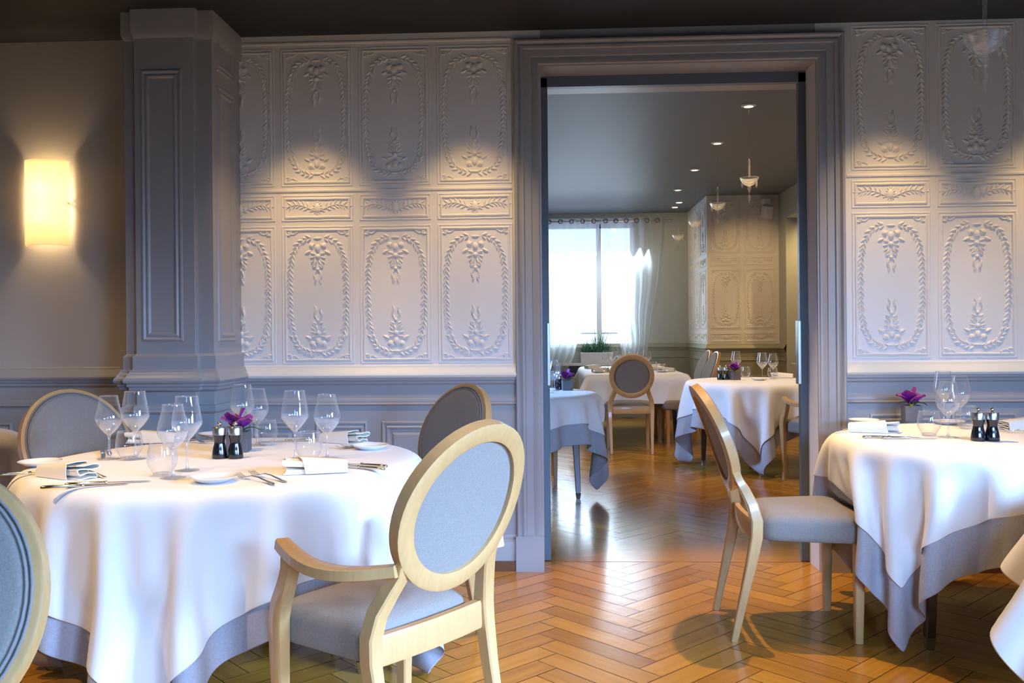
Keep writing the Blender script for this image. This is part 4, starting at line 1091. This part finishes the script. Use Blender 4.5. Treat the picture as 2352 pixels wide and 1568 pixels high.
# counter seen through the side opening
q = G(1812, 862, .86); o = MB().span(X2R - .02, X2R + .9, 10.1, 10.6, .80, .83).build('side_counter', M['wall2'], bevel=.004)
o = tag(o, 'grey counter top at the right opening of the far room', 'counter')
MB().span(X2R + .2, X2R + .85, 10.15, 10.55, 0, .80).build('cabinet_body', M['wall2'], o)
# planter with grasses on the far sill
py_ = FY - .06; pa, pb = PW(1334, 830, py_ - .07), PW(1408, 830, py_ - .07); pz0 = wz0
pl = empty('window_planter', ((pa.x + pb.x) / 2, py_, pz0), 0, 'long white planter of green grasses on the far window sill', 'planter')
hw = (pb.x - pa.x) / 2; hz = .150
MB().span(-hw, hw, -.07, .06, 0, hz).build('box', M['white'], pl, bevel=.004)
rnd = random.Random(5)
b = MB()
for i in range(90):
    x = rnd.uniform(-.9, .9) * hw; y = rnd.uniform(-.04, .04)
    cl_ = .5 + .5 * math.sin(x * 18 + 1); h_ = rnd.uniform(.07, .17) + (.20 * rnd.random() if cl_ > .55 else 0)
    dx, dy = rnd.uniform(-.07, .07), rnd.uniform(-.03, .03)
    b.tube([(x, y, hz - .02), (x + dx * .3, y + dy * .3, hz + h_ * .55), (x + dx, y + dy, hz + h_)], [.0055, .0045, .001], 4)
for i in range(60):
    x = rnd.uniform(-.5, .3) * hw; y = rnd.uniform(-.04, .04); z = hz + rnd.uniform(.02, .10)
    a = rnd.uniform(0, 6.28); u = Vector((math.cos(a), math.sin(a) * .5, .5)) * .028; w = Vector((-math.sin(a), math.cos(a), .3)) * .008
    c_ = Vector((x, y, z)); b.add([c_, c_ + u * .5 + w, c_ + u, c_ + u * .5 - w], [(0, 1, 2, 3)])
tag(b.build('grass_blades', M['plant'], pl), kind='stuff')
# curtain rod, grommets and two sheer curtains
rodz = PW(1400, 508, FY - .12).z; ry = FY - .12
rx0, rx1 = -.5, PW(1541, 508, ry).x
rod = empty('curtain_rod', (0, ry, rodz), 0, 'steel curtain rod above the far window', 'curtain rod')
MB().tube([(rx0, 0, 0), (rx1, 0, 0)], .009, 10).build('rod', M['steel'], rod)
MB().lathe([(.012, -.014), (.016, 0), (.012, .014)], 12).build('finial', M['steel'], rod).location = (rx1, 0, 0)
def curtain(label, xl, xr, amp, nw, gx):
    """xl(v), xr(v): left and right edges over v = 0 (top) .. 1 (bottom); z goes with zz(v)"""
    root = empty('sheer_curtain', (0, ry, 0), 0, label, 'curtain', 'curtains at the far window')
    NU, NV = 90, 40; g = []
    for j in range(NV + 1):
        v = j / NV; a, b_ = xl(v), xr(v); z = rodz + .045 - (rodz + .045 - zbot) * v; row = []
        for i in range(NU + 1):
            u = i / NU; am = amp * (1 + .5 * math.sin(u * 9 + 2)) * (.75 + .35 * v)
            row.append((a + (b_ - a) * (u + .01 * math.sin(u * 20 + v * 4)), am * math.sin(2 * math.pi * nw * u + .9 * math.sin(v * 3 + u * 5)), z + (.22 * (1 - u) * v ** 3 if gx else 0)))
        g.append(row)
    MB().loft(g, False, False).build('voile', M['voile'], root, smooth=180)
    for k in range(6):
        u = (k + .5) / 6; x = xl(0) + (xr(0) - xl(0)) * u
        MB().tube([(x + .028 * math.cos(t), -.040 + .012 * math.cos(t) * (-1) ** k, rodz + .028 * math.sin(t)) for t in [2 * math.pi * q / 16 for q in range(16)]], .0065, 6, False, True).build('grommet', M['pot'], root, smooth=180)
    return root
def wx(px): return PW(px, 700, ry).x
def lerpk(keys):
    def f(v):
        for (a, x), (b_, y) in zip(keys, keys[1:]):
            if v <= b_:
                t = (v - a) / (b_ - a); t = t * t * (3 - 2 * t) * .5 + t * .5; return x + (y - x) * t
        return keys[-1][1]
    return f
zbot = .50
curtain('left sheer curtain swept to the left jamb at the far window', lerpk([(0, wx(1225)), (1, wx(1225))]), lerpk([(0, wx(1378)), (.35, wx(1366)), (.6, wx(1345)), (.8, wx(1322)), (1, wx(1292))]), .03, 6, True)
zbot = PW(1460, 838, ry).z
curtain('right sheer curtain hanging beside the planter at the far window', lerpk([(0, wx(1380)), (.35, wx(1386)), (.6, wx(1400)), (.85, wx(1424)), (1, wx(1432))]), lerpk([(0, wx(1523)), (.4, wx(1512)), (.75, wx(1493)), (1, wx(1484))]), .04, 6, False)
# ---------------------------------------------------------------- wall washers and ceiling spots of both rooms, with added warm fills
for px in (545, 720, 1083, 2034, 2420):
    x = PW(px, 600, D).x
    if px != 545: spot('wall_washer', (x, D - .55, CEIL - .02), (x, D + .05, .85), 68, WARM, 58, 1.0, .03)
for (x, z, tx, tz, e, an, bl) in ((-1.35, 2.75, -1.25, 2.9, 90, 62, .8), (-2.5, 3.5, -2.5, 4.0, 60, 80, 1), (-2.5, 1.7, -1.45, 2.8, 170, 55, 1), (.0, 2.3, -.35, 2.5, 55, 44, .8), (-.75, 3.3, -.8, 3.15, 42, 70, .9), (.95, 4.1, 1.1, 3.6, 250, 64, .5), (1.75, 3.4, 1.85, 3.5, 28, 70, .9), (-.35, 1.9, -.3, 2.3, 25, 60, .8), (.5, 3.6, .5, 3.3, 34, 80, .8)):  # includes an unseen warm source added at the left and fills for chair seats
    a = C(x, z); t = C(tx, tz); spot('ceiling_and_fill_spot', (a.x, a.y, CEIL - .02), (t.x, t.y, 0), e, WARM, an, bl, .025)
for x, y, tx, ty, tz, e in ((2.3, 9.9, 2.4, 11.1, 1.2, 42), (3.3, 10.3, 3.3, 10.96, 1.3, 70), (.9, 8.2, .9, 8.2, 0, 20), (1.7, 6.5, 2.05, 7.6, .4, 75), (1.0, 7.9, 1.3, 9.5, .5, 50), (1.0, 11.2, 1.6, 12.7, 1.6, 22), (-.5, 11.2, 1.2, 12.7, 1.2, 16), (2.1, 7.6, 2.1, 7.8, 0, 60)):  # several are added fills that brighten the far cloths and end wall
    spot('ceiling_and_fill_spot', (x, y, C2 - .02), (tx, ty, tz), e, WARM, 90, .8, .03)
area('daylight_left_far', (X2L + .06, 6.9, 1.6), (1, .0, -.8), 1.5, 1.4, 130, DAY, 90)
